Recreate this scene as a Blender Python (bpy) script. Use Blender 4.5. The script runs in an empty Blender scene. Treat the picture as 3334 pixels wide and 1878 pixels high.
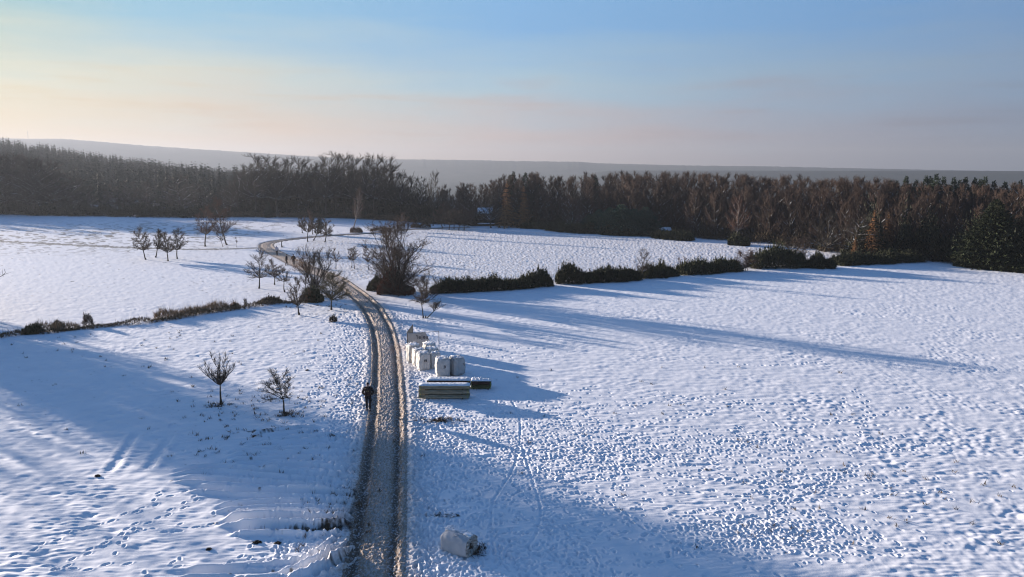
import bpy, bmesh, math, random
import numpy as np
from mathutils import Vector, Matrix
R = math.radians
S = bpy.context.scene
COL = S.collection
# ------------------------------------------------------------------ camera
CH, PITCH, FPX = 15.0, R(9.3), 2408.0
cd = bpy.data.cameras.new("camera"); cam = bpy.data.objects.new("camera", cd); COL.objects.link(cam)
cam.location = (0, 0, CH); cam.rotation_euler = (math.pi / 2 - PITCH, 0, 0)
cd.lens = 26; cd.sensor_width = 36; cd.clip_start = .1; cd.clip_end = 20000
S.camera = cam
# ------------------------------------------------------------------ light
SUN_EL, SUN_AZ = R(8.4), R(-55)          # azimuth from +y, negative = to the left
sdir = Vector((math.sin(SUN_AZ) * math.cos(SUN_EL), math.cos(SUN_AZ) * math.cos(SUN_EL), math.sin(SUN_EL)))
EXPO = 1.72
sl = bpy.data.lights.new("sun", 'SUN'); so = bpy.data.objects.new("sun", sl); COL.objects.link(so)
sl.energy = 4.75; sl.angle = R(.55); sl.color = (1.0, .87, .76)
so.rotation_euler = sdir.to_track_quat('Z', 'Y').to_euler(); so.location = (-200, 140, 90)
S.view_settings.view_transform = 'Standard'; S.view_settings.look = 'None'
S.view_settings.exposure = EXPO; S.view_settings.gamma = 1
S.cycles.max_bounces = 4; S.cycles.diffuse_bounces = 2; S.cycles.glossy_bounces = 1
S.cycles.transmission_bounces = 1; S.cycles.volume_bounces = 0; S.cycles.transparent_max_bounces = 4
S.cycles.use_denoising = True; S.cycles.filter_width = 1.15

def lin(r, g, b):
    f = lambda c: (c / 255 / 12.92) if c <= 10 else ((c / 255 + .055) / 1.055) ** 2.4
    return (f(r), f(g), f(b), 1)

W = bpy.data.worlds.new("World"); S.world = W; W.use_nodes = True
nt = W.node_tree; nt.nodes.clear()
def N(nt, typ, **k):
    n = nt.nodes.new(typ)
    for a, v in k.items():
        if a in n.bl_rna.properties: setattr(n, a, v)
        else: n.inputs[a.replace('_', ' ')].default_value = v
    return n
def ramp(nt, pts, fac=None, mode='LINEAR'):
    n = nt.nodes.new('ShaderNodeValToRGB'); n.color_ramp.interpolation = mode
    e = n.color_ramp.elements
    while len(e) < len(pts): e.new(.5)
    for el, (p, c) in zip(e, pts):
        el.position = p; el.color = c if len(c) == 4 else (*c, 1)
    if fac is not None: nt.links.new(fac, n.inputs[0])
    return n
def mth(nt, op, a, b=None, c=None, clamp=False):
    n = nt.nodes.new('ShaderNodeMath'); n.operation = op; n.use_clamp = clamp
    for i, v in enumerate((a, b, c)):
        if v is None: continue
        if isinstance(v, (int, float)): n.inputs[i].default_value = v
        else: nt.links.new(v, n.inputs[i])
    return n.outputs[0]
def mixc(nt, fac, a, b, mode='MIX'):
    n = nt.nodes.new('ShaderNodeMix'); n.data_type = 'RGBA'; n.blend_type = mode
    for i, v in ((0, fac), (6, a), (7, b)):
        if isinstance(v, (int, float, tuple)):
            n.inputs[i].default_value = v if not isinstance(v, tuple) or len(v) == 4 else (*v, 1)
        else: nt.links.new(v, n.inputs[i])
    return n.outputs[2]
def world():
    sky = N(nt, 'ShaderNodeTexSky'); sky.sky_type = 'NISHITA'; sky.sun_disc = False
    sky.sun_elevation = SUN_EL; sky.sun_rotation = SUN_AZ
    sky.air_density = 1.4; sky.dust_density = .6; sky.ozone_density = 3.0; sky.altitude = 300
    tc = N(nt, 'ShaderNodeTexCoord'); sx = N(nt, 'ShaderNodeSeparateXYZ'); nt.links.new(tc.outputs['Generated'], sx.inputs[0])
    x, y, z = sx.outputs
    hl = mth(nt, 'SQRT', mth(nt, 'ADD', mth(nt, 'MULTIPLY', x, x), mth(nt, 'MULTIPLY', y, y)))
    a = mth(nt, 'DIVIDE', mth(nt, 'ADD', mth(nt, 'MULTIPLY', x, math.sin(SUN_AZ)), mth(nt, 'MULTIPLY', y, math.cos(SUN_AZ))), mth(nt, 'MAXIMUM', hl, .001))
    ang = mth(nt, 'DIVIDE', mth(nt, 'ARCCOSINE', mth(nt, 'MINIMUM', a, 1.0)), math.pi / 2)   # 0 toward the sun, 1 at 90 deg
    el = mth(nt, 'MULTIPLY', mth(nt, 'ARCTAN2', z, hl), 180 / math.pi)                      # degrees
    # thin cloud noise stretched along the horizon
    mp = N(nt, 'ShaderNodeCombineXYZ'); nt.links.new(mth(nt, 'MULTIPLY', ang, 5.0), mp.inputs[0]); nt.links.new(mth(nt, 'MULTIPLY', el, .42), mp.inputs[1])
    no = N(nt, 'ShaderNodeTexNoise'); no.inputs['Scale'].default_value = 1.3; no.inputs['Detail'].default_value = 4; nt.links.new(mp.outputs[0], no.inputs['Vector'])
    nz = mth(nt, 'SUBTRACT', no.outputs[0], .5)
    hi = ramp(nt, [(0, lin(240, 230, 190)), (.225, lin(150, 196, 202)), (.33, lin(146, 196, 222)), (.61, lin(126, 180, 228)), (.8, lin(118, 168, 216)), (1, lin(106, 152, 202))], mth(nt, 'MULTIPLY', ang, 1.0)).outputs[0]
    lo = ramp(nt, [(0, lin(255, 240, 200)), (.225, lin(242, 206, 142)), (.38, lin(232, 196, 158)), (.61, lin(210, 182, 172)), (.8, lin(170, 158, 166)), (1, lin(128, 142, 166))], ang).outputs[0]
    f = mth(nt, 'DIVIDE', mth(nt, 'SUBTRACT', mth(nt, 'ADD', el, mth(nt, 'MULTIPLY', nz, 5.5)), 1.2), 9.5, clamp=True)
    f = mth(nt, 'SMOOTHSTEP', f, 0, 1) if False else mth(nt, 'POWER', f, 1.0)
    mi = ramp(nt, [(0, lin(245, 236, 200)), (.225, lin(226, 222, 194)), (.38, lin(204, 213, 205)), (.61, lin(168, 200, 218)), (.8, lin(146, 178, 204)), (1, lin(132, 160, 190))], ang).outputs[0]
    vis = mixc(nt, mth(nt, 'SMOOTH_MIN', mth(nt, 'MULTIPLY', f, 2.0), 1.0, .2), lo, mi); vis = mixc(nt, mth(nt, 'SUBTRACT', mth(nt, 'MULTIPLY', f, 2.0), 1.0, clamp=True), vis, hi)
    # small cloud bars low in the sky
    mp2 = N(nt, 'ShaderNodeCombineXYZ'); nt.links.new(mth(nt, 'MULTIPLY', ang, 9.0), mp2.inputs[0]); nt.links.new(mth(nt, 'MULTIPLY', el, 1.1), mp2.inputs[1])
    n2 = N(nt, 'ShaderNodeTexNoise'); n2.inputs['Scale'].default_value = 1.0; n2.inputs['Detail'].default_value = 5; nt.links.new(mp2.outputs[0], n2.inputs['Vector'])
    cl = ramp(nt, [(.54, (0, 0, 0, 1)), (.72, (1, 1, 1, 1))], n2.outputs[0]).outputs[0]
    band = ramp(nt, [(0, (0, 0, 0, 1)), (.2, (1, 1, 1, 1)), (.45, (.6, .6, .6, 1)), (.7, (0, 0, 0, 1))], mth(nt, 'DIVIDE', el, 12, clamp=True)).outputs[0]
    vis = mixc(nt, mth(nt, 'MULTIPLY', mth(nt, 'MULTIPLY', cl, band), .7), vis, mixc(nt, .86, (0, 0, 0, 1), lo))
    k = 1 / (.1 * 2 ** EXPO)
    vis = mixc(nt, 1.0, vis, (k, k, k, 1), 'MULTIPLY')
    g = mth(nt, 'DIVIDE', mth(nt, 'SUBTRACT', el, 13), 14, clamp=True)
    out = mixc(nt, g, vis, mixc(nt, 1.0, sky.outputs[0], SKYTINT, 'MULTIPLY'))
    bg = N(nt, 'ShaderNodeBackground'); bg.inputs[1].default_value = .1
    nt.links.new(out, bg.inputs[0]); wo = N(nt, 'ShaderNodeOutputWorld'); nt.links.new(bg.outputs[0], wo.inputs[0])
SKYTINT = (.32, .47, .70, 1)
world()

# ------------------------------------------------------------------ helpers
rng = random.Random(7)
nr = np.random.RandomState(11)
sp, cp = math.sin(PITCH), math.cos(PITCH)
def P(px, py, z=0.0):
    """point on the plane at height z seen at a photo pixel"""
    u, v = (px - 1667) / FPX, (py - 939) / FPX
    t = (CH - z) / (sp + v * cp)
    return (t * u, t * (cp - v * sp))
def top_z(py, y):
    """height of the ray through image row py where it is y metres ahead"""
    v = (py - 939) / FPX
    t = y / (cp - v * sp)
    return CH - t * (sp + v * cp)
def tag(o, label=None, cat=None, group=None, kind=None):
    if label: o['label'] = label
    if cat: o['category'] = cat
    if group: o['group'] = group
    if kind: o['kind'] = kind
    return o
def empty(name, loc=(0, 0, 0), rz=0.0):
    o = bpy.data.objects.new(name, None); COL.objects.link(o); o.location = loc; o.rotation_euler.z = rz; o.empty_display_size = .3
    return o
def link(name, me, parent=None, loc=None):
    o = bpy.data.objects.new(name, me); COL.objects.link(o)
    if parent is not None: o.parent = parent
    if loc is not None: o.location = loc
    return o
def mesh(name, V, F, mat, smooth=False, attrs=None):
    """V (n,3); F list of int arrays each (m,k)"""
    V = np.asarray(V, dtype=np.float32).reshape(-1, 3)
    if not isinstance(F, (list, tuple)): F = [F]
    F = [np.asarray(f, dtype=np.int32) for f in F if len(f)]
    me = bpy.data.meshes.new(name)
    me.vertices.add(len(V)); me.vertices.foreach_set('co', V.ravel())
    nl = sum(f.size for f in F); npoly = sum(len(f) for f in F)
    me.loops.add(nl); me.polygons.add(npoly)
    me.loops.foreach_set('vertex_index', np.concatenate([f.ravel() for f in F]))
    tot = np.concatenate([np.full(len(f), f.shape[1], dtype=np.int32) for f in F])
    st = np.concatenate([[0], np.cumsum(tot)[:-1]]).astype(np.int32)
    me.polygons.foreach_set('loop_start', st)
    if smooth: me.polygons.foreach_set('use_smooth', np.ones(npoly, dtype=bool))
    if attrs:
        for k, a in attrs.items():
            at = me.attributes.new(k, 'FLOAT', 'POINT'); at.data.foreach_set('value', np.asarray(a, dtype=np.float32))
    me.update(calc_edges=True); me.validate()
    if mat is not None: me.materials.append(mat)
    return me
class MB:
    """collects prisms, boxes and loose faces"""
    def __init__(s): s.V = []; s.F = {3: [], 4: []}; s.n = 0
    def add(s, V, F):
        V = np.asarray(V, dtype=np.float64).reshape(-1, 3); F = np.asarray(F)
        s.V.append(V); s.F[F.shape[1]].append(F + s.n); s.n += len(V)
    def tubes(s, segs, k=3):
        if not len(segs): return
        A = np.array(segs, dtype=np.float64)      # p0 p1 r0 r1
        p0, p1, r0, r1 = A[:, 0:3], A[:, 3:6], A[:, 6], A[:, 7]
        d = p1 - p0; L = np.linalg.norm(d, axis=1, keepdims=True); L[L == 0] = 1; d = d / L
        h = np.where(np.abs(d[:, 2:3]) > .9, np.array([[1., 0, 0]]), np.array([[0, 0, 1.]]))
        u = np.cross(d, h); u /= np.linalg.norm(u, axis=1, keepdims=True); w = np.cross(d, u)
        n = len(A); V = np.zeros((n, 2 * k, 3))
        for i in range(k):
            c, q = math.cos(2 * math.pi * i / k), math.sin(2 * math.pi * i / k)
            o = u * c + w * q
            V[:, i] = p0 + o * r0[:, None]; V[:, k + i] = p1 + o * r1[:, None]
        F = np.array([[i, (i + 1) % k, k + (i + 1) % k, k + i] for i in range(k)])
        s.add(V, (F[None] + (np.arange(n) * 2 * k)[:, None, None]).reshape(-1, 4))
    def box(s, c, size, rz=0.0, top=1.0):
        x, y, z = [v / 2 for v in size]
        V = np.array([[sx * x * (top if sz > 0 else 1), sy * y * (top if sz > 0 else 1), sz * z] for sz in (-1, 1) for sx, sy in ((-1, -1), (1, -1), (1, 1), (-1, 1))])
        ca, sa = math.cos(rz), math.sin(rz)
        V = V @ np.array([[ca, sa, 0], [-sa, ca, 0], [0, 0, 1]]) + np.array(c)
        s.add(V, [[0, 3, 2, 1], [4, 5, 6, 7], [0, 1, 5, 4], [1, 2, 6, 5], [2, 3, 7, 6], [3, 0, 4, 7]])
    def build(s, name, mat, smooth=False):
        return mesh(name, np.concatenate(s.V), [np.concatenate(f) for f in s.F.values() if f], mat, smooth)
def copy_tree(o, parent=None):
    c = o.copy(); COL.objects.link(c)
    if parent is not None: c.parent = parent
    for ch in o.children: copy_tree(ch, c)
    return c

# ------------------------------------------------------------------ materials
def new_mat(name):
    m = bpy.data.materials.new(name); m.use_nodes = True
    t = m.node_tree; b = t.nodes['Principled BSDF']
    b.inputs['Roughness'].default_value = .8; b.inputs['Specular IOR Level'].default_value = .2
    return m, t, b
def simple(name, c1, c2, scale=6.0, rough=.85, snow=0.0, snow_lo=.45, coord='obj', detail=4, bump=0.0, stretch=None):
    """two-tone noise material; snow > 0 lays snow on faces that look up"""
    m, t, b = new_mat(name)
    tc = N(t, 'ShaderNodeTexCoord'); no = N(t, 'ShaderNodeTexNoise'); no.inputs['Scale'].default_value = scale; no.inputs['Detail'].default_value = detail
    src = tc.outputs['Object']
    if stretch:
        mp = N(t, 'ShaderNodeMapping'); mp.inputs['Scale'].default_value = stretch; t.links.new(src, mp.inputs[0]); src = mp.outputs[0]
    t.links.new(src, no.inputs['Vector'])
    col = ramp(t, [(.3, c1), (.7, c2)], no.outputs[0]).outputs[0]
    oi = N(t, 'ShaderNodeObjectInfo')
    col = mixc(t, 1.0, col, ramp(t, [(0, (.75, .75, .75)), (1, (1.25, 1.2, 1.15))], oi.outputs['Random']).outputs[0], 'MULTIPLY')
    if snow > 0:
        ge = N(t, 'ShaderNodeNewGeometry'); sz = N(t, 'ShaderNodeSeparateXYZ'); t.links.new(ge.outputs['Normal'], sz.inputs[0])
        n2 = N(t, 'ShaderNodeTexNoise'); n2.inputs['Scale'].default_value = 2.3; t.links.new(tc.outputs['Object'], n2.inputs['Vector'])
        up = mth(t, 'MULTIPLY', mth(t, 'GREATER_THAN', sz.outputs[2], snow_lo), mth(t, 'GREATER_THAN', n2.outputs[0], 1 - snow))
        col = mixc(t, up, col, (.8, .82, .85, 1))
    t.links.new(col, b.inputs['Base Color']); b.inputs['Roughness'].default_value = rough
    if bump:
        bp = N(t, 'ShaderNodeBump'); bp.inputs['Distance'].default_value = bump; t.links.new(no.outputs[0], bp.inputs['Height']); t.links.new(bp.outputs[0], b.inputs['Normal'])
    return m
M = {}
M['bark'] = simple('bark', (.045, .038, .03), (.09, .075, .055), 9, snow=.52)
M['bark_near'] = simple('bark_near', (.03, .025, .02), (.06, .048, .035), 9)
M['twig_near'] = simple('twig_near', (.055, .040, .03), (.10, .07, .052), 3)
M['twig_green'] = simple('twig_green', (.055, .052, .025), (.10, .085, .045), 3)
M['twig_dark'] = simple('twig_dark', (.028, .024, .02), (.05, .042, .034), 2, snow=.25, snow_lo=.8)
M['twig_brown'] = simple('twig_brown', (.055, .038, .030), (.10, .068, .052), .5)
M['twig_red'] = simple('twig_red', (.07, .037, .027), (.12, .065, .046), 1)
M['rust'] = simple('rust_leaf', (.16, .07, .03), (.30, .13, .05), 2)
M['rust_dark'] = simple('rust_leaf_dark', (.07, .025, .015), (.14, .05, .03), 3)
M['larch'] = simple('larch_twig', (.19, .095, .04), (.28, .14, .06), 1)
M['birch_bark'] = simple('birch_bark', (.38, .34, .30), (.12, .09, .08), 5, snow=.0, stretch=(1, 1, 3))
M['needle'] = simple('needle', (.018, .03, .02), (.04, .06, .035), 2)
M['needle_snow'] = simple('needle_snowy', (.02, .05, .035), (.045, .09, .06), 2, snow=.2, snow_lo=.6)
M['needle_far'] = simple('needle_far', (.02, .03, .022), (.04, .05, .035), .2)
M['needle_olive'] = simple('needle_olive', (.014, .022, .009), (.035, .042, .016), 1.2)
M['gorse'] = simple('gorse', (.018, .024, .012), (.06, .062, .028), 1.6, snow=.30, snow_lo=.7)
M['gorse_dark'] = simple('gorse_dark', (.014, .018, .012), (.035, .037, .02), 1.6)
M['dry'] = simple('dry_grass', (.20, .13, .07), (.38, .27, .15), 1.5)
M['bramble'] = simple('bramble', (.05, .04, .025), (.16, .11, .065), 1.5, snow=.35, snow_lo=.6)
M['snow'] = simple('snow_cap', (.78, .8, .84), (.86, .88, .9), 8, rough=.6, bump=.01)
M['wood_dark'] = simple('dark_timber', (.05, .035, .03), (.10, .07, .055), 7, stretch=(1, 1, 8))
M['fabric_black'] = simple('black_cloth', (.008, .009, .013), (.016, .017, .024), 12)
M['fabric_grey'] = simple('pale_coat', (.42, .41, .46), (.52, .50, .55), 12)
M['skin'] = simple('skin', (.42, .25, .18), (.5, .3, .22), 5)
M['metal'] = simple('dark_metal', (.05, .04, .038), (.09, .07, .06), 8, rough=.5)
M['soil'] = simple('soil', (.012, .009, .007), (.045, .03, .02), 9, bump=.02)

# ------------------------------------------------------------------ noise tiles
def tile(n, lo, hi, seed, ax=1.0, ay=1.0, slope=0.0):
    """band-limited periodic noise, unit rms; wavelengths lo..hi in pixels (ax, ay stretch)"""
    r = np.random.RandomState(seed)
    f = np.fft.rfft2(r.randn(n, n))
    ky = np.fft.fftfreq(n)[:, None] * ay; kx = np.fft.rfftfreq(n)[None] * ax
    k = np.sqrt(kx ** 2 + ky ** 2) + 1e-9
    w = np.exp(-(k * lo) ** 2 * .8) * (1 - np.exp(-(k * hi) ** 2)) * k ** slope
    z = np.fft.irfft2(f * w, s=(n, n)); z -= z.mean(); return (z / z.std()).astype(np.float32)
def samp(T, x, y, step):
    n = T.shape[0]; u = x / step; v = y / step
    i = np.floor(u).astype(np.int64); j = np.floor(v).astype(np.int64); fu = (u - i).astype(np.float32); fv = (v - j).astype(np.float32)
    i0 = i % n; j0 = j % n; i1 = (i + 1) % n; j1 = (j + 1) % n
    return (T[j0, i0] * (1 - fu) + T[j0, i1] * fu) * (1 - fv) + (T[j1, i0] * (1 - fu) + T[j1, i1] * fu) * fv
T1 = tile(1024, 5, 22, 1, 1, 1)            # small lumps
T2 = tile(1024, 8, 40, 2, 1.5, .45)        # drift streaks (long in x)
T3 = tile(512, 10, 120, 3)                 # masks
def sstep(a, b, x):
    t = np.clip((x - a) / (b - a), 0, 1); return t * t * (3 - 2 * t)

# ------------------------------------------------------------------ tracks (photo pixels -> ground)
def poly(pts, z=0.0): return [P(x, y, z) for x, y in pts]
def smooth_line(pts, n=8):
    p = np.array(pts, float); p = np.vstack([2 * p[0] - p[1], p, 2 * p[-1] - p[-2]]); out = []
    for i in range(1, len(p) - 2):
        for k in range(n):
            t = k / n; a, b, c, d = p[i - 1], p[i], p[i + 1], p[i + 2]
            out.append(.5 * ((2 * b) + (c - a) * t + (2 * a - 5 * b + 4 * c - d) * t * t + (3 * b - a - 3 * c + d) * t ** 3))
    out.append(p[-2]); return np.array(out)
ROAD = poly([(1214, 1960), (1217, 1878), (1228, 1760), (1236, 1683), (1246, 1553), (1256, 1424), (1262, 1294), (1259, 1165), (1252, 1107), (1236, 1050), (1207, 1000), (1172, 966), (1135, 938), (1085, 905), (1020, 880), (962, 856), (915, 832), (888, 818), (868, 803), (872, 792), (905, 784), (960, 777), (1041, 769), (1130, 763), (1216, 758.5), (1312, 748), (1400, 744), (1461, 741), (1530, 741)])
ROAD = smooth_line(ROAD, 8)
PATH = smooth_line(poly([(-420, 778), (-200, 780), (0, 786), (110, 790.5), (199, 795.5), (310, 801), (430, 806), (563, 811), (695, 811), (790, 809), (850, 807), (880, 806)]), 6)
def seg_dist(x, y, L, width):
    """distance to a polyline and signed side, computed only near it"""
    d = np.full(x.shape, 1e3, np.float32); sgn = np.zeros(x.shape, np.float32); s0 = 0.0; S_ = np.zeros(x.shape, np.float32)
    for (ax, ay), (bx, by) in zip(L[:-1], L[1:]):
        l = math.hypot(bx - ax, by - ay)
        if l < 1e-6: continue
        m = (x > min(ax, bx) - width) & (x < max(ax, bx) + width) & (y > min(ay, by) - width) & (y < max(ay, by) + width)
        idx = np.nonzero(m)
        if len(idx[0]):
            X, Y = x[idx] - ax, y[idx] - ay; tx, ty = (bx - ax) / l, (by - ay) / l
            t = np.clip(X * tx + Y * ty, 0, l); e = np.hypot(X - t * tx, Y - t * ty)
            b = e < d[idx]; q = tuple(i[b] for i in idx)
            d[q] = e[b]; sgn[q] = np.sign(X[b] * ty - Y[b] * tx); S_[q] = s0 + t[b]
        s0 += l
    return d, sgn, S_
def HW(yy): return np.where(yy < 70, 1.22, 1.22 + .25 * sstep(70, 110, yy)) # half width of the track

# ------------------------------------------------------------------ near snow raster with prints and ruts
X0, X1, Y0, Y1, ST = -46.0, 52.0, 18.0, 84.0, .045
gx = np.arange(X0, X1, ST); gy = np.arange(Y0, Y1, ST)
RZ = np.zeros((len(gy), len(gx)), np.float32); RS = np.zeros_like(RZ)     # height, soil
def stamp(cx, cy, ang, ln=.30, wd=.13, dep=.06, rim=.28):
    r = int(.34 / ST) + 1; i = int((cx - X0) / ST); j = int((cy - Y0) / ST)
    if i < r or j < r or i >= len(gx) - r or j >= len(gy) - r: return
    X, Y = np.meshgrid(gx[i - r:i + r + 1] - cx, gy[j - r:j + r + 1] - cy)
    c, s = math.cos(ang), math.sin(ang); u = (X * c + Y * s) / (ln / 2); v = (-X * s + Y * c) / (wd / 2)
    q = np.sqrt(u * u + v * v); w = RZ[j - r:j + r + 1, i - r:i + r + 1]
    w += (-1.1 * dep * (1 - sstep(.65, 1.15, q)) + dep * rim * np.exp(-((q - 1.45) / .35) ** 2)).astype(np.float32)
def trail(pts, step=.62, gauge=.11, jit=.06, **k):
    L = smooth_line(pts, 6); side = 1; acc = 0.0
    for a, b in zip(L[:-1], L[1:]):
        d = b - a; l = np.linalg.norm(d)
        if l < 1e-5: continue
        d /= l
        while acc < l:
            p = a + d * acc
            stamp(p[0] - d[1] * side * gauge + rng.gauss(0, jit), p[1] + d[0] * side * gauge + rng.gauss(0, jit), math.atan2(d[1], d[0]) + rng.gauss(0, .18), dep=rng.uniform(.04, .08), **k)
            side = -side; acc += step * rng.uniform(.85, 1.15)
        acc -= l
def groove(pts, width, depth, rim, soil=0.0, wob=0.0):
    L = smooth_line(pts, 5)
    mnx, mxx, mny, mxy = L[:, 0].min() - 1.2, L[:, 0].max() + 1.2, L[:, 1].min() - 1.2, L[:, 1].max() + 1.2
    i0, i1 = max(0, int((mnx - X0) / ST)), min(len(gx), int((mxx - X0) / ST) + 1); j0, j1 = max(0, int((mny - Y0) / ST)), min(len(gy), int((mxy - Y0) / ST) + 1)
    if i1 <= i0 or j1 <= j0: return
    X, Y = np.meshgrid(gx[i0:i1], gy[j0:j1]); d, s, q = seg_dist(X, Y, L, width * 4)
    d = d + wob * samp(T1, X, Y, .07); t = d / width
    tot = max(float(q.max()), .1); fade = sstep(0, tot * .12, q) * (1 - sstep(tot * .88, tot, q) * .9)
    RZ[j0:j1, i0:i1] += ((-depth * (1 - sstep(.3, 1, t)) + rim * np.exp(-((t - 1.5) / .5) ** 2)) * fade).astype(np.float32)
    if soil: RS[j0:j1, i0:i1] = np.maximum(RS[j0:j1, i0:i1], soil * (1 - sstep(.5, 1.1, t + .5 * samp(T1, X, Y, .05))) * fade)
def k2(l): return [P(x * 1.2943, y * 1.2943) for x, y in l]
def near():
    X, Y = np.meshgrid(gx, gy); X = X.astype(np.float32); Y = Y.astype(np.float32)
    # rough tussocky ground in the lower right, calmer elsewhere
    tus = sstep(6, 24, X) * (1 - sstep(44, 58, Y)) * (.6 + .5 * samp(T3, X, Y, .35))
    calm = .007 + .004 * samp(T3, X, Y, .5)
    RZ[:] += samp(T2, X, Y, .055) * np.clip(calm, .002, .05) + samp(T1, X, Y, .13) * .004 + samp(T2, X + 31, Y + 7, .16) * .008
    RZ[:] += np.clip(tus, 0, 1.3) * (samp(T1, X, Y, .10) * .010 + samp(T1, X, Y, .05) * .003)
    # left-hand drift: soft humps
    lf = 1 - sstep(-14, -4, X)
    RZ[:] += lf * (samp(T1, X, Y, .17) * .007)
    d, s, q = seg_dist(X, Y, ROAD, 9)
    side = np.exp(-np.maximum(d - 1.2, 0) / 1.6) * (d < 8)
    RZ[:] += side * samp(T1, X, Y, .022) * .007
    RZ[:] += np.exp(-((d - 1.55) / .25) ** 2) * (.05 + .02 * samp(T1, X, Y, .05))
    # tufts pushing through
    tf = (samp(T1, X, Y, .033) > 2.2) & (samp(T3, X + 9, Y + 3, .3) > .6)
    RS[:] = np.maximum(RS, tf * .55)
near()
# foot prints beside the track
rp = [p for p in ROAD if p[1] < 84]
RL = np.array(rp)
def along(y):
    i = int(np.argmin(np.abs(RL[:, 1] - y))); return RL[i][0]
for side in (-1, 1):
    for k in range(26):
        off = side * (1.75 + abs(rng.gauss(0, 1.3))); y0 = rng.uniform(20, 70); y1 = y0 + rng.uniform(8, 26)
        pts = [(along(y) + off + rng.gauss(0, .35), y) for y in np.arange(y0, min(y1, 82), 3.0)]
        if len(pts) > 2: trail(pts)
for k in range(4600):
    side = rng.choice((-1, 1)); off = 1.5 + rng.expovariate(1 / 1.35)
    y = 20 + 55 * rng.random() ** 1.3
    stamp(along(y) + side * off, y, rng.gauss(math.pi / 2, .6), dep=rng.uniform(.03, .07))
# trampled patches (centre px, spread in metres, count)
for (px, py, sx, sy, n) in ((1800, 1450, 3.0, 3.2, 1100), (1960, 1480, 3.2, 1.6, 800), (1620, 1420, 2.2, 3.0, 700), (1750, 1620, 2.4, 2.2, 420), (2420, 1440, 2.4, 1.1, 420), (2500, 1735, 2.2, 1.0, 900), (2620, 1560, 3.0, 1.6, 330),
                            (2860, 1450, 1.6, .8, 160), (1640, 1290, 2.2, 2.0, 170), (1900, 1330, 6, 2.2, 170), (1650, 1800, 2.2, 1.3, 520), (1900, 1830, 1.8, 1.0, 160), (1480, 1480, 1.3, 4, 600), (1150, 1200, 1.4, 4, 420), (1050, 1180, 2.2, 3, 130), (1000, 1010, 3, 2.5, 160), (1560, 1150, 3, 2.2, 220), (1400, 1850, 1.0, .8, 160)):
    cx, cy = P(px, py)
    for k in range(int(n * .8)): stamp(cx + rng.gauss(0, sx), cy + rng.gauss(0, sy), rng.uniform(0, math.pi), dep=rng.uniform(.015, .055), ln=rng.uniform(.16, .27), wd=rng.uniform(.09, .13))
def run(l, **k): trail(k2(l), **k)
run([(1010, 1260), (1200, 1180), (1330, 1140), (1500, 1090), (1800, 1040)])
run([(1240, 1160), (1330, 1260), (1420, 1330), (1550, 1451)])
run([(1180, 1110), (1300, 1230), (1480, 1290), (1640, 1330), (1760, 1420)])
run([(1500, 1240), (1560, 1290), (1620, 1330), (1690, 1370), (1720, 1400)])
run([(1690, 1400), (1730, 1350), (1900, 1290), (2090, 1200), (2150, 1170)]); run([(1640, 1420), (1730, 1380), (1860, 1330), (2080, 1220), (2180, 1180)])
run([(1820, 1290), (1930, 1220), (2000, 1160), (2100, 1120)]); run([(1930, 1330), (1960, 1250), (1990, 1190)])
run([(2150, 980), (2180, 1020), (2160, 1100)]); run([(1560, 1020), (1700, 1005), (1850, 990)]); run([(1600, 1060), (1760, 1040), (1900, 1000)])
run([(850, 900), (800, 960), (760, 1040), (800, 1100)]); run([(690, 980), (750, 930), (800, 900)])
run([(40, 1400), (180, 1340), (330, 1290), (400, 1260)], step=.5); run([(140, 1440), (200, 1400), (330, 1330), (390, 1330)], step=.45)
run([(690, 1290), (700, 1360), (760, 1390), (840, 1420)]); run([(300, 1390), (330, 1330), (430, 1290), (520, 1230)], step=.4)
for k in range(10):
    cx, cy = P(rng.uniform(60, 1000), rng.uniform(1450, 1860)); a = rng.uniform(-.6, .6)
    trail([(cx, cy), (cx + 1.5 * math.cos(a), cy + 1.5 * math.sin(a)), (cx + 3 * math.cos(a + .3), cy + 3 * math.sin(a + .3))])
for k in range(20):
    cx, cy = P(rng.uniform(1500, 2600), rng.uniform(1150, 1800)); a = rng.uniform(-1.8, .6)
    trail([(cx, cy), (cx + 4 * math.cos(a), cy + 4 * math.sin(a)), (cx + 9 * math.cos(a + .3), cy + 9 * math.sin(a + .3))])
# sledge runs
for l in ([(1270, 985), (1300, 1030), (1309, 1070), (1305, 1130), (1290, 1180), (1262, 1225), (1240, 1265), (1236, 1300), (1240, 1370), (1242, 1451)],
          [(1309, 1105), (1322, 1150), (1340, 1210), (1358, 1265), (1360, 1300), (1345, 1350), (1308, 1398)]):
    groove(k2(l), .075, .035, .01)
for l in ([(345, 1085), (310, 1140), (270, 1192)], [(432, 1092), (400, 1140), (368, 1185)], [(205, 1290), (300, 1340)] ):
    groove(k2(l), .30, .05, .02)
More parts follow.
